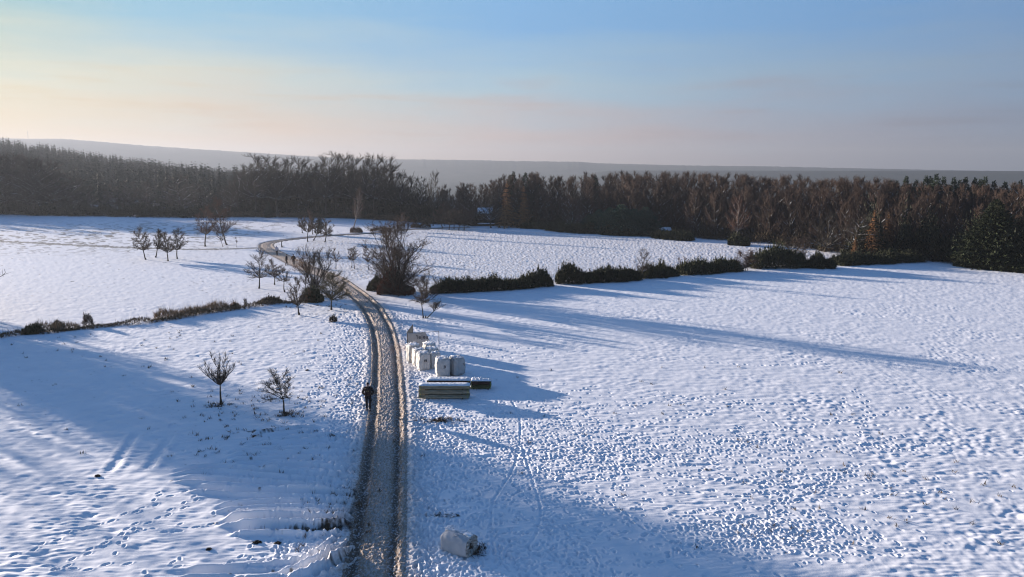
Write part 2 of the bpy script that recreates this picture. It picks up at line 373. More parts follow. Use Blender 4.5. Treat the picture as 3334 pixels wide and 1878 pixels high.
# tractor furrows on the left verge of the track
FUR = [[(530, 1281), (640, 1272), (760, 1268), (890, 1270)], [(560, 1299), (700, 1294), (800, 1296), (900, 1294)], [(540, 1316), (680, 1313), (820, 1316), (900, 1310)], [(575, 1335), (700, 1333), (800, 1335), (880, 1330)],
       [(420, 1188), (560, 1180), (700, 1192), (900, 1205)], [(430, 1205), (560, 1213), (700, 1222), (860, 1232)], [(470, 1228), (620, 1240), (760, 1243), (900, 1248)], [(560, 1165), (700, 1158), (820, 1160), (900, 1166)],
       [(560, 1143), (640, 1135), (760, 1132), (880, 1128)], [(600, 1120), (700, 1108), (790, 1102), (880, 1095)], [(630, 1098), (720, 1084), (800, 1078)], [(640, 1180), (740, 1175), (880, 1186)],
       [(430, 1444), (600, 1440), (740, 1424), (820, 1390), (870, 1340)], [(560, 1451), (740, 1436), (830, 1405), (885, 1350)], [(700, 1451), (800, 1425), (870, 1380)], [(780, 1451), (850, 1420), (890, 1385)]]
for i, l in enumerate(FUR):
    groove(k2(l), .22, .12, .20, soil=0, wob=.006)
    cx = k2(l)
    for k in range(5):
        a, b = rng.choice(list(zip(cx[:-1], cx[1:]))); t = rng.random()
        j = int((a[1] + (b[1] - a[1]) * t + rng.gauss(0, .15) - Y0) / ST); ii = int((a[0] + (b[0] - a[0]) * t - X0) / ST)
        if 6 < j < len(gy) - 6 and 6 < ii < len(gx) - 6:
            RS[j - 1:j + 1, ii - 1:ii + 2] = .9; RZ[j - 1:j + 2, ii - 1:ii + 2] += .02
# bare mud where the vehicles left the track
def mudspot(px, py, rx, ry, lift=.02):
    rx, ry = rx * 1.4, ry * 1.3
    cx, cy = P(px, py); i0, i1 = int((cx - rx * 2 - X0) / ST), int((cx + rx * 2 - X0) / ST); j0, j1 = int((cy - ry * 2 - Y0) / ST), int((cy + ry * 2 - Y0) / ST)
    i0, j0 = max(i0, 0), max(j0, 0)
    X, Y = np.meshgrid(gx[i0:i1], gy[j0:j1]); q = np.hypot((X - cx) / rx, (Y - cy) / ry) + .38 * samp(T1, X, Y, .03)
    m = 1 - sstep(.7, 1, q); RS[j0:j1, i0:i1] = np.maximum(RS[j0:j1, i0:i1], m); RZ[j0:j1, i0:i1] += m * lift * (1 + .8 * samp(T1, X, Y, .02))
for a in ((1085, 1722, .50, .26), (1030, 1728, .45, .16), (1140, 1712, .28, .36), (1158, 1655, .18, .8), (1165, 1590, .12, .7), (1425, 1676, .30, .14), (1465, 1679, .28, .12), (1490, 1681, .12, .08), (852, 1405, .55, .16), (832, 1424, .25, .09), (1100, 1675, .5, .1), (960, 1722, .4, .06),
          (318, 1551, .12, .07), (1425, 1372, .5, .18), (2550, 1755, .10, .06), (2560, 1800, .1, .05), (2300, 1530, .14, .1)): mudspot(*a)

# ------------------------------------------------------------------ terrain
HP = [(-1400, 470), (-400, 455), (0, 449.5), (120, 452), (232, 452), (331, 459.6), (496, 474), (662, 485), (850, 497.6), (1031, 509), (1180, 517), (1391, 519), (1550, 521), (1682, 524), (1880, 526), (1946, 531), (2211, 538), (2484, 541), (2815, 548), (3046, 553), (3334, 558), (4200, 560)]
HX = np.array([math.atan((x - 1667) / FPX) for x, _ in HP])
HE = np.array([math.tan(PITCH - math.atan((y - 939) / FPX) * math.cos(0)) if False else -(math.sin(PITCH) + (y - 939) / FPX * cp) / math.hypot(cp - (y - 939) / FPX * sp, (x - 1667) / FPX) for x, y in HP])
def ridge(r, c, w): return np.exp(-((r - c) / w) ** 2)
def base_h(x, y):
    r = np.hypot(x, y); az = np.arctan2(x, y)
    front = sstep(R(100), R(70), np.abs(az)) if False else 1 - sstep(R(70), R(100), np.abs(az))
    valley = -28 * sstep(300, 1100, r) * (1 - sstep(R(-24), R(-14), -az) * 0)
    lh = np.interp(np.degrees(az), [-90, -60, -34.7, -28, -20.6, -14, -8], [38, 34, 26, 12, 0, -3, -3])
    left = np.where(r < 720, lh * sstep(250, 720, r), lh - (lh + 28) * sstep(760, 1300, r))
    wl = sstep(R(-10), R(-15), az) if False else 1 - sstep(R(-16), R(-9), az)
    h = left * wl + valley * (1 - wl)
    far = CH + 3300 * np.interp(az, HX, HE)
    far = far + .4 * samp(T3, az * 1500, r * 0 + 7, 1.0)
    g = ridge(r, 3300, 620); h = h * (1 - g) + far * g
    g2 = ridge(r, 2000, 260) * sstep(R(1), R(8), az); h = h * (1 - g2) + 7 * g2
    return np.where(r < 250, 0, h) * front + 0.0
aa = np.concatenate([np.arange(-46, 46.001, .07), np.arange(50, 314, 4.0)]); aa = np.radians(aa)
rr = [1.5, 4, 8, 13, 18.5]
while rr[-1] < 262: rr.append(rr[-1] + max(.045, .55 * rr[-1] ** 2 / 11100))
while rr[-1] < 5400: rr.append(rr[-1] * 1.022)
rr = np.array(rr)
A_, R_ = np.meshgrid(aa, rr)
GX = (R_ * np.sin(A_)).astype(np.float32); GY = (R_ * np.cos(A_)).astype(np.float32)
del A_, R_
GZ = base_h(GX, GY).astype(np.float32)
rad = np.hypot(GX, GY)
inside = (GX > X0 + .1) & (GX < X1 - .2) & (GY > Y0 + .1) & (GY < Y1 - .2)
iu = np.clip((GX - X0) / ST, 0, len(gx) - 2); jv = np.clip((GY - Y0) / ST, 0, len(gy) - 2)
i0 = iu.astype(int); j0 = jv.astype(int); fu = iu - i0; fv = jv - j0
def bil(T): return (T[j0, i0] * (1 - fu) + T[j0, i0 + 1] * fu) * (1 - fv) + (T[j0 + 1, i0] * (1 - fu) + T[j0 + 1, i0 + 1] * fu) * fv
edge = np.minimum(np.minimum(GX - X0, X1 - GX), np.minimum(GY - Y0, Y1 - GY)); ew = sstep(.1, 5, edge) * inside
fade = 1 - sstep(180, 260, rad)
outn = (samp(T2, GX, GY, .07) * .006 + samp(T1, GX, GY, .13) * .004 + samp(T2, GX + 31, GY + 7, .16) * .009)
GZ += (bil(RZ) * ew + outn * (1 - ew)) * fade
SOIL = bil(RS) * ew
# ploughed stubble field between path and hedges
HEDGE = poly([(700, 1030), (950, 985), (1100, 935), (1230, 905), (1415, 953), (1806, 922), (2200, 904), (2465, 874), (2989, 852), (3334, 872)])
hx = [p[0] for p in HEDGE]; hy = [p[1] for p in HEDGE]; o_ = np.argsort(hx)
hl = np.interp(GX, np.array(hx)[o_], np.array(hy)[o_])
dr, sg, qq = seg_dist(GX, GY, ROAD, 14)
# right-hand side of the track, beyond hedges
rx_ = np.array([p[0] for p in ROAD if p[1] > 60 and p[1] < 136]); ry_ = np.array([p[1] for p in ROAD if p[1] > 60 and p[1] < 136])
ou = np.argsort(ry_); xroad = np.interp(GY, ry_[ou], rx_[ou])
ytop = np.interp(GX, [p[0] for p in poly([(868, 792), (1041, 769), (1216, 759), (1461, 742), (2000, 768), (2300, 792), (2600, 815), (2900, 838)])], [p[1] for p in poly([(868, 792), (1041, 769), (1216, 759), (1461, 742), (2000, 768), (2300, 792), (2600, 815), (2900, 838)])])
STUB = sstep(-1, 2, GY - hl - 1.5) * sstep(1, 4, GX - xroad) * (1 - sstep(-2, 2, GY - ytop))
GZ += STUB * fade * (samp(T1, GX, GY, .08) * .012 + samp(T1, GX + 5, GY, .045) * .012)
# dark patches of grass in the far left meadow
pf = 1.8 * np.clip(samp(T2, GX, GY, .30) + .35 * samp(T1, GX, GY, .25) - .45, 0, .55) * sstep(118, 150, GY) * (1 - sstep(205, 225, GY)) * (1 - sstep(-70, -48, GX))
pf2 = np.clip(samp(T2, GX, GY, .12) + .5 * samp(T1, GX, GY, .07) - 2.1, 0, 1) * sstep(75, 95, GY) * (1 - sstep(-25, -12, GX)) * .8
SOIL = np.maximum(SOIL, np.maximum(pf, pf2) * fade)
# wood floor
fl = poly([(-900, 700), (0, 700), (740, 708), (1100, 712), (1420, 733), (1700, 738), (2000, 753), (2128, 765), (2300, 783), (2484, 792), (2700, 822), (2900, 842), (3100, 856), (3334, 882), (4100, 960)])
fa = np.array([math.atan2(p[0], p[1]) for p in fl]); fr = np.array([math.hypot(*p) for p in fl])
WOOD = sstep(0, 6, rad - np.interp(np.arctan2(GX, GY), fa, fr))
GZ -= .22 * (1 - sstep(.75, 1.0, dr / HW(GY))) * (rad < 250)
dp, sp_, qp = seg_dist(GX, GY, PATH, 4)
PTH = (1 - sstep(.85, 1.25, dp + .15 * samp(T1, GX, GY, .1))) * .95
SOIL = np.maximum(SOIL, PTH)
TRACK = np.exp(-np.maximum(dr - 1.2, 0) / .5) * (dr < 6) * (rad < 250)
n0, n1 = GX.shape
idx = np.arange(n0 * n1).reshape(n0, n1); nxt = np.roll(idx, -1, axis=1)
F = np.stack([idx[:-1], nxt[:-1], nxt[1:], idx[1:]], -1).reshape(-1, 4)[:, ::-1]
def ground_mat():
    m, t, b = new_mat('snow_ground')
    at = lambda n: (lambda k: (setattr(k, 'attribute_name', n), k)[1])(N(t, 'ShaderNodeAttribute')).outputs['Fac']
    ge = N(t, 'ShaderNodeNewGeometry'); pos = ge.outputs['Position']
    def noi(sc, det=4, st=None, rough=.55):
        n = N(t, 'ShaderNodeTexNoise'); n.inputs['Scale'].default_value = sc; n.inputs['Detail'].default_value = det; n.inputs['Roughness'].default_value = rough
        if st:
            mp = N(t, 'ShaderNodeMapping'); mp.inputs['Scale'].default_value = st; t.links.new(pos, mp.inputs[0]); t.links.new(mp.outputs[0], n.inputs['Vector'])
        else: t.links.new(pos, n.inputs['Vector'])
        return n.outputs[0]
    snow = ramp(t, [(.3, (.78, .79, .82)), (.7, (.86, .86, .88))], noi(.6)).outputs[0]
    dirty = ramp(t, [(.35, (.30, .22, .16)), (.6, (.66, .60, .56))], noi(7)).outputs[0]
    c = mixc(t, mth(t, 'MULTIPLY', at('verge'), .85), snow, dirty)
    st = at('stubble'); gn = mth(t, 'GREATER_THAN', noi(2.6, 5), .55)
    c = mixc(t, mth(t, 'MULTIPLY', mth(t, 'MULTIPLY', st, gn), .85), c, (.27, .215, .165, 1))
    so_ = at('soil'); brk = ramp(t, [(.35, (0, 0, 0)), (.55, (1, 1, 1))], noi(3.5)).outputs[0]
    sf = mth(t, 'MULTIPLY', mth(t, 'MINIMUM', so_, 1.0), mth(t, 'ADD', mth(t, 'MULTIPLY', brk, .5), .5), clamp=True)
    soilc = ramp(t, [(.3, (.02, .016, .012)), (.7, (.07, .055, .038))], noi(5)).outputs[0]
    c = mixc(t, sf, c, soilc)
    wd = at('wood'); wn = ramp(t, [(.44, (0, 0, 0)), (.62, (1, 1, 1))], noi(.35)).outputs[0]
    wcol = mixc(t, mth(t, 'MULTIPLY', wn, .6), (.02, .017, .013, 1), (.42, .43, .46, 1))
    fw = mixc(t, ramp(t, [(.3, (0, 0, 0)), (.7, (1, 1, 1))], noi(.012, 6)).outputs[0], (.022, .032, .022, 1), (.05, .052, .04, 1))
    px_ = N(t, 'ShaderNodeVectorMath'); px_.operation = 'LENGTH'; t.links.new(pos, px_.inputs[0])
    far = mth(t, 'DIVIDE', mth(t, 'SUBTRACT', px_.outputs['Value'], 330), 120, clamp=True)
    c = mixc(t, wd, c, mixc(t, far, wcol, fw))
    t.links.new(c, b.inputs['Base Color']); b.inputs['Roughness'].default_value = .65; b.inputs['Specular IOR Level'].default_value = .15
    h = mth(t, 'ADD', mth(t, 'MULTIPLY', noi(2.2, 5), .016), mth(t, 'MULTIPLY', noi(2.4, 6), mth(t, 'MULTIPLY', st, .10)))
    h = mth(t, 'ADD', h, mth(t, 'MULTIPLY', noi(14, 3), .003))
    bp = N(t, 'ShaderNodeBump'); bp.inputs['Distance'].default_value = 1.0; bp.inputs['Strength'].default_value = .45; t.links.new(h, bp.inputs['Height']); t.links.new(bp.outputs[0], b.inputs['Normal'])
    return m
M['ground'] = ground_mat()
g = link('ground', mesh('ground', np.stack([GX, GY, GZ], -1).reshape(-1, 3), F, M['ground'], True,
         dict(soil=SOIL.ravel(), stubble=STUB.ravel(), wood=WOOD.ravel(), verge=TRACK.ravel())))
tag(g, kind='structure')
del GX, GY, GZ, SOIL, STUB, WOOD, TRACK, F, idx, nxt, iu, jv, i0, j0, fu, fv, rad, edge, ew, outn, dr, sg, qq, dp, sp_, qp, hl, xroad, ytop, PTH, pf, pf2, inside, fade

# ------------------------------------------------------------------ the muddy track
def track_mat():
    m, t, b = new_mat('muddy_snow')
    at = lambda n: (lambda k: (setattr(k, 'attribute_name', n), k)[1])(N(t, 'ShaderNodeAttribute')).outputs['Fac']
    ge = N(t, 'ShaderNodeNewGeometry'); pos = ge.outputs['Position']
    def noi(sc, det=4):
        n = N(t, 'ShaderNodeTexNoise'); n.inputs['Scale'].default_value = sc; n.inputs['Detail'].default_value = det; t.links.new(pos, n.inputs['Vector']); return n.outputs[0]
    f = mth(t, 'ADD', at('mud'), mth(t, 'MULTIPLY', mth(t, 'SUBTRACT', noi(9, 5), .5), .9))
    f = mth(t, 'ADD', f, mth(t, 'MULTIPLY', mth(t, 'SUBTRACT', noi(.7, 3), .5), .35), clamp=True)
    c = ramp(t, [(0, (.56, .50, .45)), (.3, (.40, .31, .235)), (.6, (.29, .215, .16)), (1, (.12, .09, .066))], f).outputs[0]
    c = mixc(t, mth(t, 'MULTIPLY', mth(t, 'GREATER_THAN', noi(9, 5), .56), .6), c, (.62, .60, .60, 1))
    t.links.new(c, b.inputs['Base Color']); b.inputs['Roughness'].default_value = .7
    bp = N(t, 'ShaderNodeBump'); bp.inputs['Distance'].default_value = .025; t.links.new(noi(18, 4), bp.inputs['Height']); t.links.new(bp.outputs[0], b.inputs['Normal'])
    return m
M['track'] = track_mat()
def track():
    L = ROAD; seg = np.hypot(*np.diff(L, axis=0).T); s = np.concatenate([[0], np.cumsum(seg)])
    ss = [0.0]
    while ss[-1] < s[-1]:
        x = np.interp(ss[-1], s, L[:, 0]); y = np.interp(ss[-1], s, L[:, 1]); r2 = x * x + y * y
        ss.append(ss[-1] + max(.04, min(.5, .5 * r2 / 11100)))
    ss = np.array(ss); cx = np.interp(ss, s, L[:, 0]); cy = np.interp(ss, s, L[:, 1])
    k = np.ones(15) / 15
    tx = np.gradient(cx); ty = np.gradient(cy); l = np.hypot(tx, ty); tx /= l; ty /= l
    tx = np.convolve(np.pad(tx, 7, 'edge'), k, 'valid'); ty = np.convolve(np.pad(ty, 7, 'edge'), k, 'valid')
    hw = HW(cy) + .12
    u = np.linspace(-1, 1, 70)
    U, Q = np.meshgrid(u, ss); X = cx[:, None] + ty[:, None] * U * hw[:, None]; Y = cy[:, None] - tx[:, None] * U * hw[:, None]
    d = U * hw[:, None]; sc = hw[:, None] / 1.34
    wob = .02 * samp(T3, Q, Q * 0 + 3, .25)
    rut = lambda c, w: np.exp(-((d / sc - c - wob) / w) ** 2)
    r1, r2_ = rut(-.80, .19), rut(.66, .17)
    mid = np.exp(-((d / sc + .02) / .38) ** 4)
    lump = samp(T1, X, Y, .018)
    z = -.02 - .09 * (r1 + r2_) + (.02 + .016 * lump) * mid + .018 * samp(T1, X + 4, Y, .045) * (1 - .7 * (r1 + r2_)) + .05 * rut(-.50, .07) * .5
    z += .05 * rut(1.0, .12) + .03 * rut(-1.12, .1)
    z += .012 * np.sin(d * 60) * (r1 + r2_) * .5
    stk = samp(T2, Q, d, .014); z += .020 * stk
    e = sstep(.88, 1.0, np.abs(U)); z = z * (1 - e) - .20 * e
    mud = .35 + .15 * stk + .62 * rut(-.86, .24) + .70 * rut(.69, .19) - .16 * mid - .02 * rut(1.02, .16)
    far = sstep(80, 105, Y); mud = mud * (1 - far) + (.42 + .45 * np.exp(-((np.abs(U) - .9) / .1) ** 2)) * far
    z = z * (1 - far * .6)
    mud += .25 * (1 - sstep(30, 40, Y)) * np.exp(-((d + .75) / .45) ** 2)
    n0, n1 = X.shape; i = np.arange(n0 * n1).reshape(n0, n1)
    Fq = np.stack([i[:-1, :-1], i[:-1, 1:], i[1:, 1:], i[1:, :-1]], -1).reshape(-1, 4)
    o = link('track', mesh('track', np.stack([X, Y, z + .012], -1).reshape(-1, 3), Fq, M['track'], True, dict(mud=mud.ravel())))
    tag(o, kind='structure')
track()
exec_rest = True
# ------------------------------------------------------------------ bare trees
def nrm(v):
    l = math.sqrt(v[0] ** 2 + v[1] ** 2 + v[2] ** 2) or 1; return (v[0] / l, v[1] / l, v[2] / l)
def add3(a, b, k=1.0): return (a[0] + b[0] * k, a[1] + b[1] * k, a[2] + b[2] * k)
def bare_tree(H, Wd, cb=.3, n1=14, n2=7, n3=6, n4=0, up=.5, r0=None, shape='round', stems=1, lean=(0, 0), wind=0.0, tw=.012, seed=1, droop=0.0, crook=.08, twl=.16, trunk_top=.85):
    """returns (trunk segments, crown segments); a bole, limbs to an envelope, branches and twigs"""
    q = random.Random(seed); r0 = r0 or H * .016
    big, small = [], []
    def path(p, d, L, n, rA, rB, bend, lst, jit):
        pts = [p]; seg = L / n
        for i in range(n):
            d = nrm((d[0] + q.gauss(0, jit), d[1] + q.gauss(0, jit), d[2] + q.gauss(0, jit) + bend))
            e = add3(p, d, seg); a, b = rA + (rB - rA) * i / n, rA + (rB - rA) * (i + 1) / n
            lst.append((*p, *e, a, b)); p = e; pts.append(p)
        return pts, d
    def width(t):            # t 0 at crown base .. 1 top -> relative half width
        if shape == 'vase': return (.45 + .55 * min(1, t * 1.6)) if t < .6 else math.sqrt(max(.05, 1 - ((t - .6) / .42) ** 2))
        if shape == 'oval': return max(.1, math.sin(math.pi * min(1, .14 + .84 * t ** .9))) ** .7
        if shape == 'broad': return (1 - abs(t - .4) ** 2 * 1.6)
        if shape == 'cone': return max(.05, 1 - t) ** .8
        return math.sqrt(max(.02, 1 - (2 * t - .95) ** 2))
    for s in range(stems):
        a0 = 2 * math.pi * s / stems + q.uniform(-.5, .5)
        sp_l = 0 if stems == 1 else q.uniform(.10, .38)
        d0 = nrm((lean[0] + sp_l * math.cos(a0), lean[1] + sp_l * math.sin(a0), 1))
        hs = H * (1 if stems == 1 else q.uniform(.75, 1.0)); base = (.18 * math.cos(a0) * (stems > 1), .18 * math.sin(a0) * (stems > 1), -.15)
        rs = r0 / (stems ** .5)
        n = 9; pts = [base]; d = d0; p = base; L = (hs * trunk_top + .15) / n
        if stems == 1: big.append((0, 0, -.2, 0, 0, .25, rs * 1.7, rs * 1.05))
        for i in range(n):
            d = nrm((d[0] + q.gauss(0, crook) - (d[0] - d0[0]) * .2 + wind * .03, d[1] + q.gauss(0, crook) - (d[1] - d0[1]) * .2, d[2] + .03)); e = add3(p, d, L)
            big.append((*p, *e, rs * (1 - .9 * i / n), rs * (1 - .9 * (i + 1) / n))); p = e; pts.append(p)
        m1 = max(3, int(n1 / stems))
        for i in range(m1):
            t = (i + q.random()) / m1; ph = i * 2.4 + q.uniform(-.5, .5) + a0
            wv = Wd / 2 * .84 * width(t) * q.uniform(.7, 1.08) * (1 if stems == 1 else .62); ze = H * (cb + (.965 - cb) * t) * q.uniform(.96, 1.02)
            f = max(cb * .92, min(.97, (ze - wv * up - .03 * H) / H)); k = f / trunk_top * n
            if k >= n: k = n - .01
            j = int(k); b = add3(pts[j], (pts[j + 1][0] - pts[j][0], pts[j + 1][1] - pts[j][1], pts[j + 1][2] - pts[j][2]), k - j)
            lx = pts[min(n, j + 2)]; e = (lx[0] + wv * math.cos(ph) + wind * wv * .45, lx[1] + wv * math.sin(ph), max(ze, .25))
            dd = (e[0] - b[0], e[1] - b[1], e[2] - b[2]); L1 = math.sqrt(sum(c * c for c in dd)) or .1
            r1 = max(tw * 2.2, rs * (1 - .85 * f) * .55)
            lp, ld = path(b, nrm((dd[0], dd[1], dd[2] - up * L1 * .25)), L1, 5, r1, tw * 1.4, .06 * up - droop * .08, big, .13)
            for j2 in range(n2):
                u = .25 + .75 * (j2 + q.random()) / n2; kk = min(4.99, u * 5); jj = int(kk)
                b2 = add3(lp[jj], (lp[jj + 1][0] - lp[jj][0], lp[jj + 1][1] - lp[jj][1], lp[jj + 1][2] - lp[jj][2]), kk - jj)
                ld2 = nrm((lp[jj + 1][0] - lp[jj][0], lp[jj + 1][1] - lp[jj][1], lp[jj + 1][2] - lp[jj][2]))
                d2 = nrm((ld2[0] + q.gauss(0, .75) + wind * .2, ld2[1] + q.gauss(0, .75), ld2[2] + q.gauss(0, .5) + up * .45))
                L2 = Wd * q.uniform(.09, .17) * (1.2 - .4 * u) + H * .02
                bp, bd = path(b2, d2, L2, 3, max(tw * 1.4, r1 * .35), tw, .08 * up - droop * .15, small, .16)
                for j3 in range(n3):
                    u3 = .15 + .85 * (j3 + q.random()) / n3; k3 = min(2.99, u3 * 3); m3 = int(k3)
                    b3 = add3(bp[m3], (bp[m3 + 1][0] - bp[m3][0], bp[m3 + 1][1] - bp[m3][1], bp[m3 + 1][2] - bp[m3][2]), k3 - m3)
                    d3 = nrm((d2[0] + q.gauss(0, .7) + wind * .35, d2[1] + q.gauss(0, .7), d2[2] + q.gauss(0, .5) + .2 * up - droop * 1.1))
                    L3 = H ** .5 * twl * q.uniform(.6, 1.3)
                    tp, td = path(b3, d3, L3, 2, tw, tw * .45, -droop * .4 + .05, small, .18)
                    for j4 in range(n4):
                        d4 = nrm((d3[0] + q.gauss(0, .8), d3[1] + q.gauss(0, .8), d3[2] + q.gauss(0, .6) - droop))
                        path(tp[1 + (j4 % 2)], d4, L3 * q.uniform(.35, .7), 1, tw * .75, tw * .4, 0, small, .1)
    if small:
        A = np.array(small); zt = np.percentile(A[:, 5], 99.5); kz = H / zt; xm = np.percentile(A[:, 3], 99.3) - np.percentile(A[:, 3], .7); kx = min(1.35, max(.5, Wd / max(xm, .1)))
        f = lambda l: [(a * kx, b * kx, c * kz if c > 0 else c, d * kx, e * kx, g_ * kz, r, s) for a, b, c, d, e, g_, r, s in l]
        return f(big), f(small)
    return big, small
def tree_obj(name, segs, bark, twig, loc=(0, 0, 0), rz=0.0, leaves=None, leafmat=None):
    big, small = segs
    root = empty(name, loc, rz)
    b = MB(); B = sorted(big, key=lambda s: -s[6]); k = max(1, int(len(B) * .3)); b.tubes(B[:k], 6); b.tubes(B[k:], 4)
    link('trunk', b.build('trunk', M[bark], True), root)
    c = MB(); c.tubes(small, 3); link('crown', c.build('crown', M[twig]), root)
    if leaves is not None: link('leaves', leaves, root)
    return root
def leafy(points, n, spread, size, seed, mat, name='leaves', flat=0.0):
    r = np.random.RandomState(seed); pts = np.array(points); c = pts[r.randint(len(pts), size=n)] + r.randn(n, 3) * spread
    a = r.randn(n, 3); a /= np.linalg.norm(a, axis=1, keepdims=True); b = np.cross(a, r.randn(n, 3)); b /= np.linalg.norm(b, axis=1, keepdims=True)
    s = size * r.uniform(.6, 1.4, (n, 1)); V = np.stack([c - a * s, c + a * s, c + b * s * .9], 1).reshape(-1, 3)
    return mesh(name, V, np.arange(3 * n).reshape(-1, 3), mat)
# ------------------------------------------------------------------ conifers
def conifer(H, Wd, seed, whorls=26, nb=9, fine=5, base=.06, mat='needle', irregular=.2, width=.16, trunkmat='bark_near', droopy=0.0):
    q = random.Random(seed); T = MB(); T.tubes([(0, 0, -.2, 0, 0, H * .5, H * .014, H * .009), (0, 0, H * .5, 0, 0, H, H * .009, .01)], 6)
    V = []; 
    for w in range(whorls):
        t = (w + q.random() * .6) / whorls; z = H * (base + (1 - base) * t); rad = Wd / 2 * (1 - t) ** .85 * q.uniform(1 - irregular, 1 + irregular) + .1
        for k in range(nb):
            ph = 2 * math.pi * (k + q.random() * .9) / nb + w; L = rad * q.uniform(.65, 1.15); dz = -L * (q.uniform(.12, .4) + droopy) + (t > .85) * L * .9
            cx, cy = math.cos(ph), math.sin(ph)
            for f in range(fine):
                a, b = f / fine, (f + 1.35) / fine; wd = width * (1 - .5 * a) * L ** .4 * q.uniform(.8, 1.5)
                s = wd * q.choice((-1, 1)) * q.uniform(.3, 1.2)
                p = (cx * L * a, cy * L * a, z + dz * a); e = (cx * L * b - cy * s, cy * L * b + cx * s, z + dz * b - q.uniform(0, .25) * wd * 3)
                o = (cx * L * a + cy * s + q.gauss(0, .05), cy * L * a - cx * s, z + dz * a - q.uniform(0, .5) * wd * 2)
                V += [p, e, o]
    n = len(V) // 3
    return T.build('trunk', M[trunkmat], True), mesh('crown', V, np.arange(3 * n).reshape(-1, 3), M[mat])
def shaggy(H, Wd, n, seed, mat, size=.2, blade=2.2, power=.75, rough=.3):
    r = np.random.RandomState(seed); t = 1 - r.uniform(0, 1, n) ** .6; ph = r.uniform(0, 2 * math.pi, n)
    nz = 1 + rough * samp(T1, ph * Wd * .5 + seed, t * H * 1.3 + seed, .11) + .15 * samp(T1, ph * Wd * .5, t * H + 9 * seed, .04)
    k = (1 - .45 * r.rand(n) ** 2); rad = Wd / 2 * np.maximum(.03, (1 - t)) ** power * nz * k * (.75 + .25 * np.minimum(1, t * 6))
    c = np.stack([rad * np.cos(ph), rad * np.sin(ph), t * H * .97 + .1], -1)
    d = np.stack([np.cos(ph), np.sin(ph), -.15 + 1.6 * (t > .9)], -1) + r.randn(n, 3) * .45; d /= np.linalg.norm(d, axis=1, keepdims=True)
    w = np.cross(d, r.randn(n, 3)); w /= np.linalg.norm(w, axis=1, keepdims=True); sz = size * r.uniform(.5, 1.5, (n, 1)) * (1 - .5 * t[:, None])
    V = np.stack([c - w * sz * .5, c + w * sz * .5, c + d * sz * blade], 1).reshape(-1, 3)
    T = MB(); T.tubes([(0, 0, -.2, 0, 0, H * .9, H * .016, .02)], 6)
    return T.build('trunk', M['bark_near'], True), mesh('crown', V, np.arange(3 * n).reshape(-1, 3), M[mat])
def con_obj(name, cm, loc, rz=0.0, s=1.0):
    o = empty(name, loc, rz); link('trunk', cm[0], o); link('crown', cm[1], o); o.scale = (s, s, s); return o
# ------------------------------------------------------------------ bushes made of leafy sprays over a lumpy mound
def bush_mesh(name, L, Wd, H, n, seed, mat, size=.09, blade=2.6, lump=.25, up=.7, path=None):
    """path: centre line in local xy; sprays fill the outer shell of a lumpy mound along it"""
    r = np.random.RandomState(seed)
    if path is None: path = [(-L / 2, 0), (L / 2, 0)]
    p = np.array(path, float); sg_ = np.hypot(*np.diff(p, axis=0).T); s = np.concatenate([[0], np.cumsum(sg_)]); tot = s[-1]
    t = r.uniform(0, tot, n); cx = np.interp(t, s, p[:, 0]); cy = np.interp(t, s, p[:, 1])
    i = np.clip(np.searchsorted(s, t) - 1, 0, len(sg_) - 1); tx = (p[i + 1, 0] - p[i, 0]) / sg_[i]; ty = (p[i + 1, 1] - p[i, 1]) / sg_[i]
    lump = lump * .75; hh = H * (1 + lump * (samp(T3, t + seed * 13, t * 0 + seed, .3)) * .8); ends = np.clip(np.minimum(t, tot - t) / (Wd * .6), 0, 1) ** .5
    hh = np.maximum(.25 * H, hh) * (.35 + .65 * ends); ww = Wd / 2 * (1 + lump * .5 * samp(T3, t + 7, t * 0 + 40 + seed, .3)) * (.5 + .5 * ends)
    ph = r.uniform(-.08, math.pi + .08, n); k = r.uniform(.35, 1.0, n) ** .35 * (1 + .07 * r.randn(n)) * (1 + .26 * samp(T1, t + seed * 3.1, ph * H + seed, .055) + .10 * samp(T1, t + seed * 1.7, ph * H + 5, .02))
    off = np.cos(ph) * ww * k; z = np.maximum(0.02, np.sin(ph) ** .8 if False else np.abs(np.sin(ph)) ** .75 * hh * k)
    c = np.stack([cx - ty * off, cy + tx * off, z], -1)
    nm = np.stack([-ty * np.cos(ph), tx * np.cos(ph), np.abs(np.sin(ph)) + up], -1); d = nm + r.randn(n, 3) * .5; d /= np.linalg.norm(d, axis=1, keepdims=True)
    w = np.cross(d, r.randn(n, 3)); w /= np.linalg.norm(w, axis=1, keepdims=True); sz = size * r.uniform(.5, 1.5, (n, 1)); lg = (r.rand(n, 1) < .09); 
    V = np.stack([c - w * sz * .5 * np.where(lg, .5, 1), c + w * sz * .5 * np.where(lg, .5, 1), c + d * sz * blade * np.where(lg, 2.6, 1)], 1).reshape(-1, 3)
    me = mesh(name, V, np.arange(3 * n).reshape(-1, 3), mat); return me

rz_ = lambda: rng.uniform(0, 6.283)
def single(px, py, top, wpx, label, name='bare_tree', cat='tree', group=None, bark='bark_near', twig='twig_near', rz=None, **k):
    k['n1'] = int(k['n1'] * 1.25); k['tw'] = k.get('tw', .012) * 1.0; k['up'] = k.get('up', .5) * 1.7
    x, y = P(px, py); H = top_z(top, y); Wd = .86 * wpx * y / FPX / .96
    o = tree_obj(name, bare_tree(H, Wd, **k), bark, twig, (x, y, 0), rz or 0.0)
    tag(o, label, cat, group); return o
